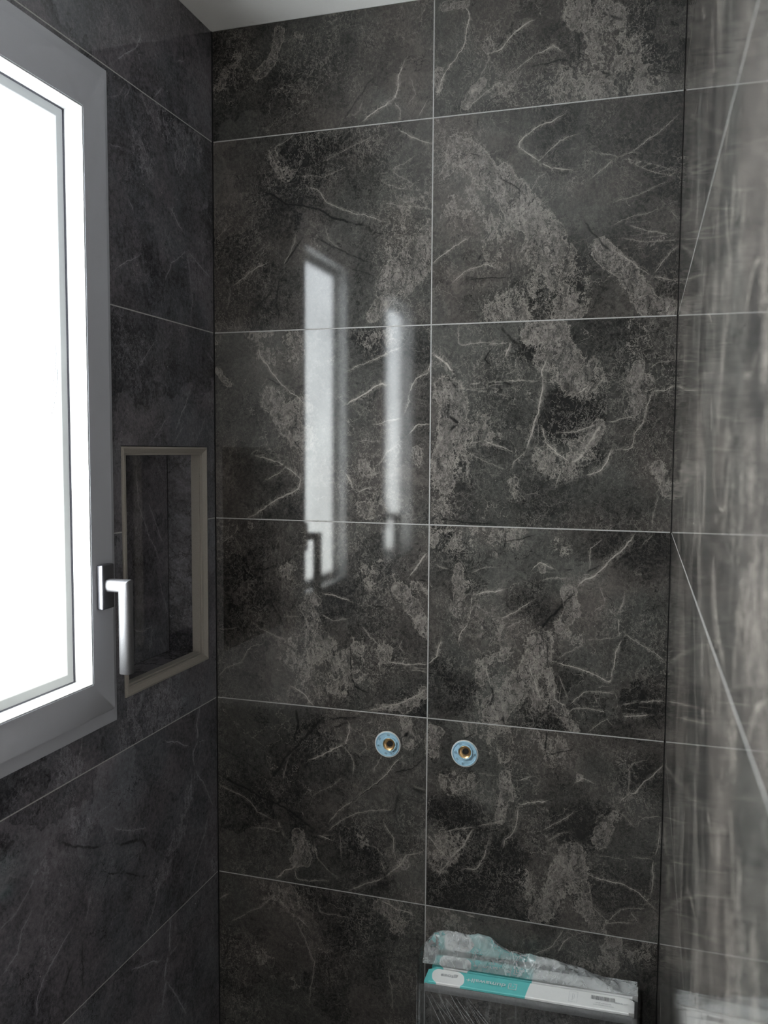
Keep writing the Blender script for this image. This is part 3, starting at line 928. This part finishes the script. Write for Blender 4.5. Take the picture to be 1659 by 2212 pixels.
# ------------------------------------------------------------------ windows
def pane_mat():
    t = NT('frosted_daylit_glass')
    tc = t.n('ShaderNodeTexCoord').outputs['Object']
    sp = t.n('ShaderNodeSeparateXYZ'); t.put(sp.inputs[0], tc)
    y, z = sp.outputs[1], sp.outputs[2]
    d = t.math('MINIMUM', t.math('SUBTRACT', PW/2, t.math('ABSOLUTE', y)), t.math('SUBTRACT', PH/2, t.math('ABSOLUTE', z)))
    nz = t.noise(tc, 5.0, 5, .6)
    edge = t.step(d, .018, .036, .34/PANE, 1.0)
    body = t.lin(nz, .3, .7, .82, 1.08)
    st = t.math('MULTIPLY', t.math('MULTIPLY', edge, body), PANE)
    gr = t.lin(z, -PH/2, PH/2, 0, 1)
    col = t.mix(gr, (.95, .99, .97), (.90, .96, 1.0))
    t.bsdf(Base_Color=(.06, .065, .065), Roughness=.3, IOR=1.5, Specular_IOR_Level=.08, Emission_Color=col, Emission_Strength=st)
    return t.m
OY, OZ = (-.752, -.440), (1.270, 2.152)          # sash opening of the first window
PW, PH = OY[1]-OY[0]+.006, OZ[1]-OZ[0]+.006
M['pane'] = pane_mat()
M['smear'] = (lambda t: (t.bsdf(Base_Color=(.30, .32, .36), Roughness=.5, Alpha=.972), t.m)[1])(NT('smudge_on_glass'))
def window(n, dy, label):
    w0 = thing('window_%d' % n, label, 'window', (0, -.5975+dy, 1.188), kind='structure')
    o = (-.8335+dy, -.3615+dy, 1.1885, 2.237)
    s_out = (-.8085+dy, -.3835+dy, 1.2145, 2.2125)
    s_in = (OY[0]+dy, OY[1]+dy, OZ[0], OZ[1])
    bm = bmesh.new(); ring_boxes(bm, -.06, .0085, o, (s_out[0]-.001, s_out[1]+.001, s_out[2]-.001, s_out[3]+.001))
    bmesh.ops.bevel(bm, geom=[e for e in bm.edges if abs(e.verts[0].co.x-.0085) < 1e-5 and abs(e.verts[1].co.x-.0085) < 1e-5], offset=.0012, segments=2, affect='EDGES')
    from_bm('window_frame', bm, M['frame'], w0, True)
    bm = bmesh.new()
    ring_boxes(bm, -.0145, .020, s_out, s_in)
    bmesh.ops.bevel(bm, geom=[e for e in bm.edges if abs(e.verts[0].co.x-.020) < 1e-5 and abs(e.verts[1].co.x-.020) < 1e-5], offset=.0014, segments=2, affect='EDGES')
    from_bm('sash', bm, M['sash'], w0, True)
    bm = bmesh.new(); q = .0012; ring_boxes(bm, -.0124, .0188, (s_in[0]+.0001, s_in[1]-.0001, s_in[2]+.0001, s_in[3]-.0001), (s_in[0]+q, s_in[1]-q, s_in[2]+q, s_in[3]-q))
    from_bm('glazing_bead', bm, M['bead'], w0)
    bm = bmesh.new(); ring_boxes(bm, -.0150, -.0125, (s_in[0]-.001, s_in[1]+.001, s_in[2]-.001, s_in[3]+.001), (s_in[0]+.0028, s_in[1]-.0028, s_in[2]+.0028, s_in[3]-.0028))
    from_bm('gasket', bm, M['gasket'], w0)
    bm = bmesh.new(); x = -.022
    cy, cz = -.596+dy, 1.711
    a = [(-PW/2, -PH/2), (PW/2, -PH/2), (PW/2, PH/2), (-PW/2, PH/2)]
    add_box(bm, (-.006, -PW/2, -PH/2), (.0, PW/2, PH/2))
    me = bpy.data.meshes.new('pane'); bmesh.ops.recalc_face_normals(bm, faces=bm.faces[:]); bm.to_mesh(me); bm.free(); me.materials.append(M['pane'])
    p = bpy.data.objects.new('pane', me); p.location = (-.0152, cy, cz); link(p, w0)
    box('backing_board', (-.075, s_out[0]-.02, s_out[2]-.02), (-.062, s_out[1]+.02, s_out[3]+.02), M['frame'], w0)
    # handle
    zc, yc = 1.4225, -.413+dy
    hd = box('window_handle', (.0202, yc-.0155, zc-.036), (.032, yc+.0155, zc+.035), M['steel_dark'], w0, .0022, 3)
    path = [(.030, yc, zc+.002), (.0515, yc, zc+.002), (.0625, yc, zc+.002), (.0625, yc, zc-.010), (.0625, yc, zc-.137)]
    bm = bmesh.new(); seg = 24; rr = .0104
    rings = []
    def sec(c, ux, uy, sc_=1.0):
        out = []
        for k in range(seg):
            t = 2*math.pi*k/seg; ct, st = math.cos(t), math.sin(t)
            n4 = (abs(ct)**3+abs(st)**3)**(-1/3.0)      # squarish round
            out.append(bm.verts.new(Vector(c)+Vector(ux)*(ct*n4*rr*sc_)+Vector(uy)*(st*n4*rr*sc_*.93)))
        return out
    z_, y_ = (0, 0, 1), (0, 1, 0)
    mit = (1, 0, 1)
    top = (.0625, yc, zc+.002)
    rings += [sec((.0300, yc, zc+.002), z_, y_, 1.12), sec((.0335, yc, zc+.002), z_, y_, 1.0), sec((.045, yc, zc+.002), z_, y_), sec(top, mit, y_), ]
    # the run down: x axis section flipped so the mitre matches
    rings += [sec((.0625, yc, zc-.018), (1, 0, 0), y_), sec((.0625, yc, zc-.1365), (1, 0, 0), y_), sec((.0625, yc, zc-.138), (1, 0, 0), y_, .9)]
    for A_, B_ in zip(rings, rings[1:]):
        for k in range(seg): bm.faces.new((A_[k], A_[(k+1) % seg], B_[(k+1) % seg], B_[k]))
    bm.faces.new(rings[0]); bm.faces.new(rings[-1])
    from_bm('lever', bm, M['steel'], hd, True)
    return w0
w1 = window(1, 0.0, 'tall narrow frosted window with steel handle, nearest the back wall')
window(2, -.7105, 'second tall frosted window, seen only mirrored in the back wall')
# finger smears on the first pane
for pts in ([(-.470, 1.795), (-.468, 1.785), (-.469, 1.765), (-.476, 1.740), (-.484, 1.725)], [(-.466, 1.760), (-.466, 1.745), (-.4705, 1.720), (-.479, 1.695), (-.488, 1.680)]):
    bm = bmesh.new(); wd = .0018; prev = None
    for i, (y, z) in enumerate(pts):
        q = wd*(1-.6*i/len(pts))
        cur = [bm.verts.new((-.0148, y-q, z)), bm.verts.new((-.0148, y+q, z))]
        if prev: bm.faces.new((prev[0], prev[1], cur[1], cur[0]))
        prev = cur
    from_bm('smear', bm, M['smear'], w1)

# ------------------------------------------------------------------ niche in the left wall
ni = thing('wall_niche', 'tall recessed marble niche framed by mitred bronze grey profile', 'niche', (-.04, -.18, NICHE[2]))
y0, y1, z0, z1 = NICHE; dp = -.080
o_ = (y0+.0012, y1-.0012, z0+.0012, z1-.0012); t_ = .0150
i_ = (o_[0]+t_, o_[1]-t_, o_[2]+t_, o_[3]-t_)
def trim_bar(pa, pb, qa, qb):
    """pa,pb outer corners; qa,qb inner corners (y,z); sloped face, mitred ends, lip at the inner edge"""
    bm = bmesh.new()
    prof = []
    def L(p, q, f): return (p[0]+(q[0]-p[0])*f, p[1]+(q[1]-p[1])*f)
    for f, x in ((0, -.004), (0, .0022), (.22, .0032), (.82, -.0018), (.90, -.0012), (1.0, -.0016), (1.0, -.0065), (0.25, -.0065)):
        a, b = L(pa, qa, f), L(pb, qb, f); prof.append((bm.verts.new((x, a[0], a[1])), bm.verts.new((x, b[0], b[1]))))
    n = len(prof)
    for k in range(n):
        (a, b), (c, d) = prof[k], prof[(k+1) % n]; bm.faces.new((a, b, d, c))
    bm.faces.new([p[0] for p in prof]); bm.faces.new([p[1] for p in prof][::-1])
    from_bm('trim_profile', bm, M['trim'], ni)
oc = [(o_[0], o_[2]), (o_[1], o_[2]), (o_[1], o_[3]), (o_[0], o_[3])]; ic = [(i_[0], i_[2]), (i_[1], i_[2]), (i_[1], i_[3]), (i_[0], i_[3])]
for k in range(4):
    j = (k+1) % 4; trim_bar(oc[k], oc[j], ic[k], ic[j])
e = .0015
tile('niche_panel', ni, M['stone_left'], i_[0]-.001, i_[1]+.001, i_[2]-.001, i_[3]+.001, lambda u, v, d: (dp+d, u, v), MN_, step=.006, th=.004)
# reveals: (far side, near side, sill, head)
def rev(name, lo, hi, lab=None):
    o = box(name, lo, hi, M['stone_left'], ni); return o
rev('niche_side', (dp+.001, i_[1]+.0002, i_[2]), (-.0067, i_[1]+.006, i_[3]))
rev('niche_side', (dp+.001, i_[0]-.006, i_[2]), (-.0067, i_[0]-.0002, i_[3]))
rev('niche_sill', (dp+.001, i_[0], i_[2]-.006), (-.0067, i_[1], i_[2]-.0002))
rev('niche_head', (dp+.001, i_[0], i_[3]+.0002), (-.0067, i_[1], i_[3]+.006))
bm = bmesh.new(); x = -.016
add_box(bm, (x-.008, i_[1]-.0035, i_[2]+.0002), (-.0068, i_[1]-.0001, i_[3]-.0002)); from_bm('side_profile', bm, M['trim'], ni)
bm = bmesh.new(); add_box(bm, (x-.006, i_[0]+.001, i_[2]), (-.0068, i_[1]-.004, i_[2]+.003)); from_bm('sill_profile', bm, M['trim'], ni)

# ------------------------------------------------------------------ water outlets
def outlet(x, z, label, rot, kind, ecc):
    w0 = thing('water_outlet', label, 'pipe outlet', (x, 0, z), group='capped shower valve outlets on the back wall')
    c = (x, -.0002, z); c2 = (x+ecc[0], -.0002, z+ecc[1])
    bm = bmesh.new(); R_ = lathe(bm, [(.0262, .0), (.0262, .0012), (.0245, .0016), (.0245, 0.0)], 48, c, 'Y', -1); from_bm('cut_rim', bm, M['rim'], w0, True)
    bm = bmesh.new(); lathe(bm, [(.0244, 0), (.0244, .0022), (.0238, .0030), (.0226, .0030), (.0218, .0016), (.0060, .0016)], 56, c, 'Y', -1)
    fl = from_bm('flange', bm, M['blue'], w0, True)
    bm = bmesh.new(); lathe(bm, [(.0148, .0010), (.0148, .0052), (.0141, .0060), (.0128, .0060), (.0121, .0050), (.0121, .0010)], 48, c2, 'Y', -1); from_bm('collar', bm, M['blue'], w0, True)
    bm = bmesh.new(); prof = [(.0121, .0010), (.0121, .0052), (.0116, .0056), (.0106, .0050)]
    for k in range(6): prof += [(.0101, .0044-.0004*k), (.0104, .0042-.0004*k)]
    prof += [(.0098, .0019), (.0058, .0018)]
    lathe(bm, prof, 40, c2, 'Y', -1); from_bm('brass_socket', bm, M['brass'], w0, True)
    bm = bmesh.new(); r = lathe(bm, [(.0060, .0019), (.0001, .00185)], 24, (c2[0]+.0012, c2[1], c2[2]+.001), 'Y', -1); from_bm('dark_bore_disc', bm, M['hole'], w0)  # flat black disc painted for the shade inside the bore
    for k, a in enumerate(rot):
        sx, sz = x+.0187*math.cos(a), z+.0187*math.sin(a)
        bm = bmesh.new(); lathe(bm, [(.0030, .0015), (.0030, .0030), (.0024, .0034), (.0013, .0034), (.0011, .0022), (.0001, .0022)], 20, (sx, -.0002, sz), 'Y', -1)
        s = from_bm('screw_boss', bm, M['blue'], w0, True)
        bm = bmesh.new(); add_box(bm, (sx-.0017, -.0044, sz-.0003), (sx+.0017, -.0036, sz+.0003)); add_box(bm, (sx-.0003, -.0044, sz-.0017), (sx+.0003, -.0036, sz+.0017))
        from_bm('dark_cross_blocks', bm, M['blue_dark'], s)
    for a in kind:      # darker blocks drawn for the shaded cut-outs in the flange plate
        bm = bmesh.new(); ca, sa = math.cos(a), math.sin(a); cx, cz = x+.0186*ca, z+.0186*sa
        v = add_box(bm, (-.0019, -.0022, -.0028), (.0019, -.0012, .0028))
        for q in bm.verts: xx, zz = q.co.x, q.co.z; q.co.x = cx+xx*ca-zz*sa; q.co.z = cz+xx*sa+zz*ca
        from_bm('dark_slot_blocks', bm, M['blue_dark'], w0)
outlet(.3728, 1.0650, 'left of the two blue plastic collared brass pipe outlets', (math.radians(190), math.radians(-62), math.radians(20)), (math.radians(150), math.radians(-100), math.radians(85), math.radians(-25)), (.0040, .0012))
outlet(.5264, 1.0635, 'right of the two blue plastic collared brass pipe outlets', (math.radians(175), math.radians(-100), math.radians(5)), (math.radians(60), math.radians(115), math.radians(-140)), (.0010, .0040))

# ------------------------------------------------------------------ packs of tiles standing on the floor
def carton_mat(name, split, curve, white):
    t = NT(name)
    tc = t.n('ShaderNodeTexCoord').outputs['Object']; sp = t.n('ShaderNodeSeparateXYZ'); t.put(sp.inputs[0], tc)
    x, y = sp.outputs[0], sp.outputs[1]
    yy = t.math('DIVIDE', y, .02)
    edge = t.math('ADD', x, t.math('MULTIPLY', yy, curve))
    teal_m = t.step(edge, split-.0004, split+.0004, 1.0, 0.0)
    dx = t.math('DIVIDE', t.math('SUBTRACT', t.math('SUBTRACT', x, .042), t.math('MULTIPLY', yy, -.004)), .0305); dy = t.math('DIVIDE', t.math('ADD', y, .0015), .0245)
    b4 = t.math('ADD', t.math('POWER', t.math('ABSOLUTE', dx), 2.6), t.math('POWER', t.math('ABSOLUTE', dy), 2.6))
    bl = t.step(b4, .97, 1.03, 1.0, 0.0)
    nz = t.noise(tc, 180, 4)
    col = t.mix(t.math('MULTIPLY', teal_m, t.math('SUBTRACT', 1.0, bl)), (.86, .86, .85), white)
    col = t.mix(t.lin(nz, .3, .7, 0, .06), col, (.45, .45, .45))
    t.bsdf(Base_Color=col, Roughness=.55, Normal=t.bump(nz, .1, .0003)); return t.m
TEAL = (.13, .58, .57)
M['carton_front'] = carton_mat('teal_and_white_carton', .189, -.0022, TEAL)
M['carton_back'] = carton_mat('teal_and_white_carton_rear', .189, 0.0, TEAL)
ANG = math.radians(1.75)
def film_xform(p, org):      # small tilt about the bottom-left corner
    x, z = p[0]-org[0], p[2]-org[2]
    return (org[0]+x*math.cos(ANG)-z*math.sin(ANG)*0, p[1], org[2]+z+x*math.sin(ANG))
def text(body, size, centre, ang, mat, parent, bold=0.0, sx=1.0, name='lettering'):
    cu = bpy.data.curves.new('t', 'FONT'); cu.body = body; cu.size = size; cu.align_x = 'CENTER'; cu.align_y = 'CENTER'; cu.extrude = .00008; cu.offset = bold
    o = bpy.data.objects.new('t', cu); C.objects.link(o); bpy.context.view_layer.update()
    me = bpy.data.meshes.new_from_object(o); bpy.data.objects.remove(o)
    ca, sa = math.cos(ang), math.sin(ang)
    for v in me.vertices:
        x, y = v.co.x*sx, v.co.y; px, py = centre[0]+x*ca-y*sa, centre[1]+x*sa+y*ca
        v.co = (px, py, centre[2]+v.co.z+math.tan(ANG)*(px-parent['base'][0]))
    me.materials.clear(); me.materials.append(mat)
    n = bpy.data.objects.new(name, me); return link(n, parent)
def pack(x0, x1, yb, yf, zt, label, mat, letters):
    """yb wall side, yf room side (more negative); top face carries the print"""
    th = thing('tile_pack', label, 'tile carton', (x0, (yb+yf)/2, 0), group='packs of wall tiles wrapped in plastic')
    yc = (yb+yf)/2; hd = abs(yf-yb)/2
    tl = math.tan(ANG)
    # carton wrap: top flap with rounded ends, folded over the rear side
    bm = bmesh.new(); n = 40
    secs = []
    for i in range(n+1):
        f = i/n; x = x0+(x1-x0)*f
        k = 0.0
        dl = (x-x0); dr_ = (x1-x)
        if dl < .012: k = (1-dl/.012)**2*.006
        if dr_ < .010: k = max(k, (1-dr_/.010)**2*.0075)
        z = zt+tl*(x-x0)
        fr = yf + (k*.9)
        sag = .0008*math.sin(x*60)
        secs.append([bm.verts.new(p) for p in ((x, fr, z-.0045-k), (x, fr, z-.0012-k), (x, fr+.0012, z-k*.6), (x, yc, z+sag-k*.6), (x, yb-.001, z-k*.6), (x, yb, z-.001-k), (x, yb, .03), (x, yb-.002, .03), (x, yb-.002, z-.004-k), (x, fr+.0015, z-.004-k), (x, fr+.0015, z-.0045-k))])
    for a, b in zip(secs, secs[1:]):
        m_ = len(a)
        for k in range(m_): bm.faces.new((a[k], a[(k+1) % m_], b[(k+1) % m_], b[k]))
    bm.faces.new(secs[0]); bm.faces.new(secs[-1][::-1])
    me = bpy.data.meshes.new('carton'); bmesh.ops.recalc_face_normals(bm, faces=bm.faces[:])
    org = Vector((x0, yc, zt))
    for v in bm.verts: v.co -= org
    bm.to_mesh(me); bm.free(); me.materials.append(mat)
    for p in me.polygons: p.use_smooth = True
    me.set_sharp_from_angle(angle=math.radians(35))
    o = bpy.data.objects.new('carton', me); o.location = org; link(o, th)
    # stack of tiles inside
    nt = 6; d = (abs(yf-yb)-.006)/nt
    for k in range(nt):
        ya = yf+.0026+k*d
        bm = bmesh.new(); v = add_box(bm, (x0+.004, ya, 0), (x1-.006, ya+d-.0006, zt-.016))
        for q in bm.verts:
            if q.co.z > .1: q.co.z += tl*(q.co.x-x0)
        if k == 0 and letters:
            for q in bm.verts:
                if q.co.z > .1: q.co.z -= .004
            pm = M['stone_pack']
        else: pm = M['bezel']
        from_bm('wall_tile', bm, pm, th)
    return th
px0, px1 = .4745, .8485
PF = pack(px0, px1, -.0595, -.1015, .6635, 'front white and teal tile carton in clear plastic, marble tile face showing', M['carton_front'], True)
PB = pack(px0+.004, px1+.006, -.0140, -.0555, .6640, 'rear white and teal tile carton leaning between front carton and wall', M['carton_back'], True)
PF['label'] = 'front of two teal and white tile cartons, marble tile face showing below'
PB['label'] = 'rear teal and white tile carton, against the wall under crumpled plastic'
# grey edging strip under the front flap
bm = bmesh.new(); add_box(bm, (px0+.002, -.1008, .6430), (px1-.004, -.0993, .6582))
for q in bm.verts: q.co.z += math.tan(ANG)*(q.co.x-px0)
from_bm('edge_strip', bm, M['bezel'], PF)
def prints(th, x0, yc, zt, hd, full, ink):
    z = zt+.0010
    up = math.pi
    text('gloss', .0125, (x0+.043, yc+.002, z), up, M['ink_grey'], th, .0003, 1.25)
    text('dumawall+', .0165, (x0+.1125, yc, z), up, ink, th, .0002, 1.02)
    # logo: a broken square bracket with an L inside
    bm = bmesh.new(); cx, s, w_ = x0+.1615, .0078, .0014; hy = s*1.15
    bars = [((-s, -hy), (s, -hy+w_)), ((-s, -hy), (-s+w_, hy)), ((s-w_, -hy), (s, hy)), ((-s, hy-w_), (-s*.35, hy)), ((s*.1, hy-w_), (s, hy)), ((-s*.35-w_, -hy*.25), (-s*.35, hy)), ((-s*.35-w_, -hy*.25), (s*.35, -hy*.25+w_)), ((s*.35-w_, -hy*.25), (s*.35, hy*.2))]
    for (a, b), (c, d) in bars: add_box(bm, (cx+a, yc+b, z), (cx+c, yc+d, z+.00015))
    for q in bm.verts: q.co.z += math.tan(ANG)*(q.co.x-th['base'][0])
    from_bm('logo', bm, ink, th)
    if full:
        bm = bmesh.new(); rnd = random.Random(3); x = x0+.300; end = x0+.340
        while x < end:
            wd = rnd.choice((.0004, .0007, .0011)); add_box(bm, (x, yc+.0015, z), (x+wd, yc+.0125, z+.0001)); x += wd+rnd.choice((.0006, .0009, .0014))
        for q in bm.verts: q.co.z += math.tan(ANG)*(q.co.x-th['base'][0])
        from_bm('barcode', bm, M['ink_dark'], th)
        text('www.dumaplast.com', .0042, (x0+.322, yc-.0125, z), up, M['ink_grey'], th)
        text('dumawall+ gloss', .0040, (x0+.322, yc-.0068, z), up, M['ink_grey'], th)
        text('LOT 48 00082', .0040, (x0+.352, yc+.0010, z), up, M['ink_grey'], th)
        bm = bmesh.new(); a, b, c, d, q_ = x0+.262, x0+.277, yc-.0155, yc+.0145, .0003
        for lo, hi in (((a, c), (b, c+q_)), ((a, d-q_), (b, d)), ((a, c), (a+q_, d)), ((b-q_, c), (b, d)), ((a+.006, c+.005), (a+.0066, d-.005)), ((a+.009, c+.008), (a+.0094, d-.007))): add_box(bm, (*lo, z), (*hi, z+.0001))
        for q in bm.verts: q.co.z += math.tan(ANG)*(q.co.x-th['base'][0])
        from_bm('printed_box', bm, M['ink_grey'], th)
prints(PF, px0, -.0805, .6635, .02, True, M['ink_white'])
prints(PB, px0+.004, -.0348, .6640, .02, False, M['ink_white'])

# ------------------------------------------------------------------ plastic film over the packs
def film_mat(name, base, wrinkle, str_, scale, aniso):
    t = NT(name); pos = t.n('ShaderNodeNewGeometry').outputs['Position']
    mp = t.n('ShaderNodeMapping'); t.put(mp.inputs[0], pos); mp.inputs['Rotation'].default_value = (0, math.radians(-28), 0); mp.inputs['Scale'].default_value = (1, 1, aniso)
    wv = t.noise(mp.outputs[0], scale, 4, .55, .6)
    zone = t.step(t.noise(pos, 9, 3), .42, .62)
    rid = t.math('MULTIPLY', t.step(t.math('ABSOLUTE', t.math('SUBTRACT', wv, .5)), 0.0, .035, 1.0, 0.0), t.lin(zone, 0, 1, .25, 1.0))
    al = t.math('ADD', base, t.math('MULTIPLY', rid, wrinkle), clamp=True)
    al = t.math('ADD', al, t.math('MULTIPLY', t.math('SUBTRACT', t.noise(pos, 40, 3), .5), base*1.2), clamp=True)
    nrm = t.bump(wv, str_, .0015)
    b = t.n('ShaderNodeBsdfPrincipled'); t.put(b.inputs['Base Color'], (.80, .83, .84)); b.inputs['Roughness'].default_value = .3; t.put(b.inputs['Normal'], nrm)
    tr = t.n('ShaderNodeBsdfTransparent'); tr.inputs[0].default_value = (.97, .975, .98, 1)
    gl = t.n('ShaderNodeBsdfGlossy'); gl.inputs['Roughness'].default_value = .10; t.put(gl.inputs['Normal'], nrm)
    m1 = t.n('ShaderNodeMixShader'); t.put(m1.inputs[0], al); t.t.links.new(tr.outputs[0], m1.inputs[1]); t.t.links.new(b.outputs[0], m1.inputs[2])
    fr = t.n('ShaderNodeFresnel'); fr.inputs[0].default_value = 1.35; t.put(fr.inputs['Normal'], nrm)
    m2 = t.n('ShaderNodeMixShader'); t.put(m2.inputs[0], fr.outputs[0]); t.t.links.new(m1.outputs[0], m2.inputs[1]); t.t.links.new(gl.outputs[0], m2.inputs[2])
    t.t.links.new(m2.outputs[0], t.out.inputs[0]); return t.m
M['film'] = film_mat('clear_plastic_film', .045, .10, .25, 34, .14)
M['film_milky'] = film_mat('milky_folded_plastic_film', .29, .28, .8, 44, .7)
fl = thing('plastic_wrap', 'crumpled clear plastic wrap draped over the tile cartons', 'plastic wrap', (.66, -.06, 0))
import mathutils
def nz3(p, s): return mathutils.noise.noise(Vector(p)*s)
# outline of the pouf crest: (x, z)
CREST = [(.462, .700), (.478, .722), (.52, .728), (.583, .732), (.606, .720), (.622, .712), (.636, .712), (.652, .709), (.69, .709), (.74, .703), (.79, .690), (.83, .680), (.855, .674)]
def interp(tab, x):
    for (a, b), (c, d) in zip(tab, tab[1:]):
        if x <= c: return b+(d-b)*max(0, (x-a)/(c-a))
    return tab[-1][1]
def top_z(x): return .6655+math.tan(ANG)*(x-px0)
def sheet(name, mat, nu, nv, fn):
    bm = bmesh.new(); G = [[bm.verts.new(fn(i/nu, j/nv)) for j in range(nv+1)] for i in range(nu+1)]
    for i in range(nu):
        for j in range(nv): bm.faces.new((G[i][j], G[i+1][j], G[i+1][j+1], G[i][j+1]))
    o = from_bm(name, bm, mat, fl, True); return o
def front_fn(u, v):
    x = .4665+.389*u; z = .02+v*(top_z(x)-.022-.004)
    y = -.1045-.004*abs(nz3((x, 0, z), 14))-.0015*nz3((x, 3, z), 40)-.002*(1-v)
    return (x, y, z)
sheet('front_sheet', M['film'], 60, 90, front_fn)
def pouf_fn(u, v):
    x = .462+.391*u; zc = interp(CREST, x); zt_ = top_z(x)
    low = zt_+.0035
    # v: 0 front fold lying on the rear carton ... .5 crest ... 1 down to the wall side
    if v < .55:
        f = v/.55; y = -.058+.022*f - .004*math.sin(f*3.1); z = low+(zc-low)*math.sin(f*math.pi/2)**1.1
    else:
        f = (v-.55)/.45; y = -.036+.030*f; z = zc-(zc-low+.012)*f**1.6
    k = math.sin(min(1, v*1.2)*math.pi)
    cre = abs(nz3((x*1.0+v*.05, v*.06, 2), 42)); z += (.0045*nz3((x, y, 1), 38)+.006*(.25-cre))*k; y += (.005*nz3((x, v*.08, 5), 30)-.004*abs(nz3((x-v*.06, v*.05, 9), 70)))*k
    z = max(z, low-.001 if y < -.013 else z); y = min(y, -.0035)
    return (x, y, z)
sheet('top_fold', M['film_milky'], 200, 44, pouf_fn)
def left_fn(u, v):
    z = .02+v*(.675); a = u*.094
    y = -.1065+a; x = .4655-.006*math.sin(u*math.pi)-.003*nz3((0, y, z), 22)-.002*v
    return (x, y, min(z, .70))
sheet('side_sheet', M['film'], 14, 60, left_fn)
def right_fn(u, v):
    z = .02+v*.655; y = -.1065+u*.094; x = .860+.003*math.sin(u*math.pi)+.002*nz3((0, y, z), 25)
    return (x, y, z)
sheet('side_sheet', M['film'], 14, 60, right_fn)
# gathered folds: thin raised pleats running from the top left corner
def pleat(pts, r, name='fold_crease', mat='film_milky'):
    bm = bmesh.new(); prev = None
    for i, (x, y, z) in enumerate(pts):
        rr = r*math.sin(math.pi*(i+.4)/(len(pts)-.2)) if len(pts) > 2 else r
        c = Vector((x, y, z)); ring = [bm.verts.new(c+Vector((rr*math.cos(a), -abs(rr)*.5*(1+math.sin(a)), rr*math.sin(a)))) for a in (0, 2.1, 4.2)]
        if prev:
            for k in range(3): bm.faces.new((prev[k], prev[(k+1) % 3], ring[(k+1) % 3], ring[k]))
        prev = ring
    from_bm(name, bm, M[mat], fl, True)
rn = random.Random(5)
for k in range(16):
    x, z = .474+rn.random()*.09, .655-rn.random()*.015; ln = .05+rn.random()*.11; a = math.radians(-62+rn.random()*16)
    pts = [(x+ln*t*math.cos(a), -.1105, z+ln*t*math.sin(a)) for t in np.linspace(0, 1, 7)]
    pleat(pts, .0004+.0005*rn.random())
for x_, z_, a_, ln in ((.842, .652, -150, .06), (.848, .646, -140, .05), (.844, .630, -125, .05), (.838, .646, -156, .05)):
    a = math.radians(a_); pleat([(x_+ln*t*math.cos(a), -.1105, z_+ln*t*math.sin(a)) for t in np.linspace(0, 1, 7)], .0016)
for x_ in (.4625, .4655, .4685):
    pleat([(x_+.0015*math.sin(t*9), -.1085, .68-.6*t) for t in np.linspace(0, 1, 24)], .0011)
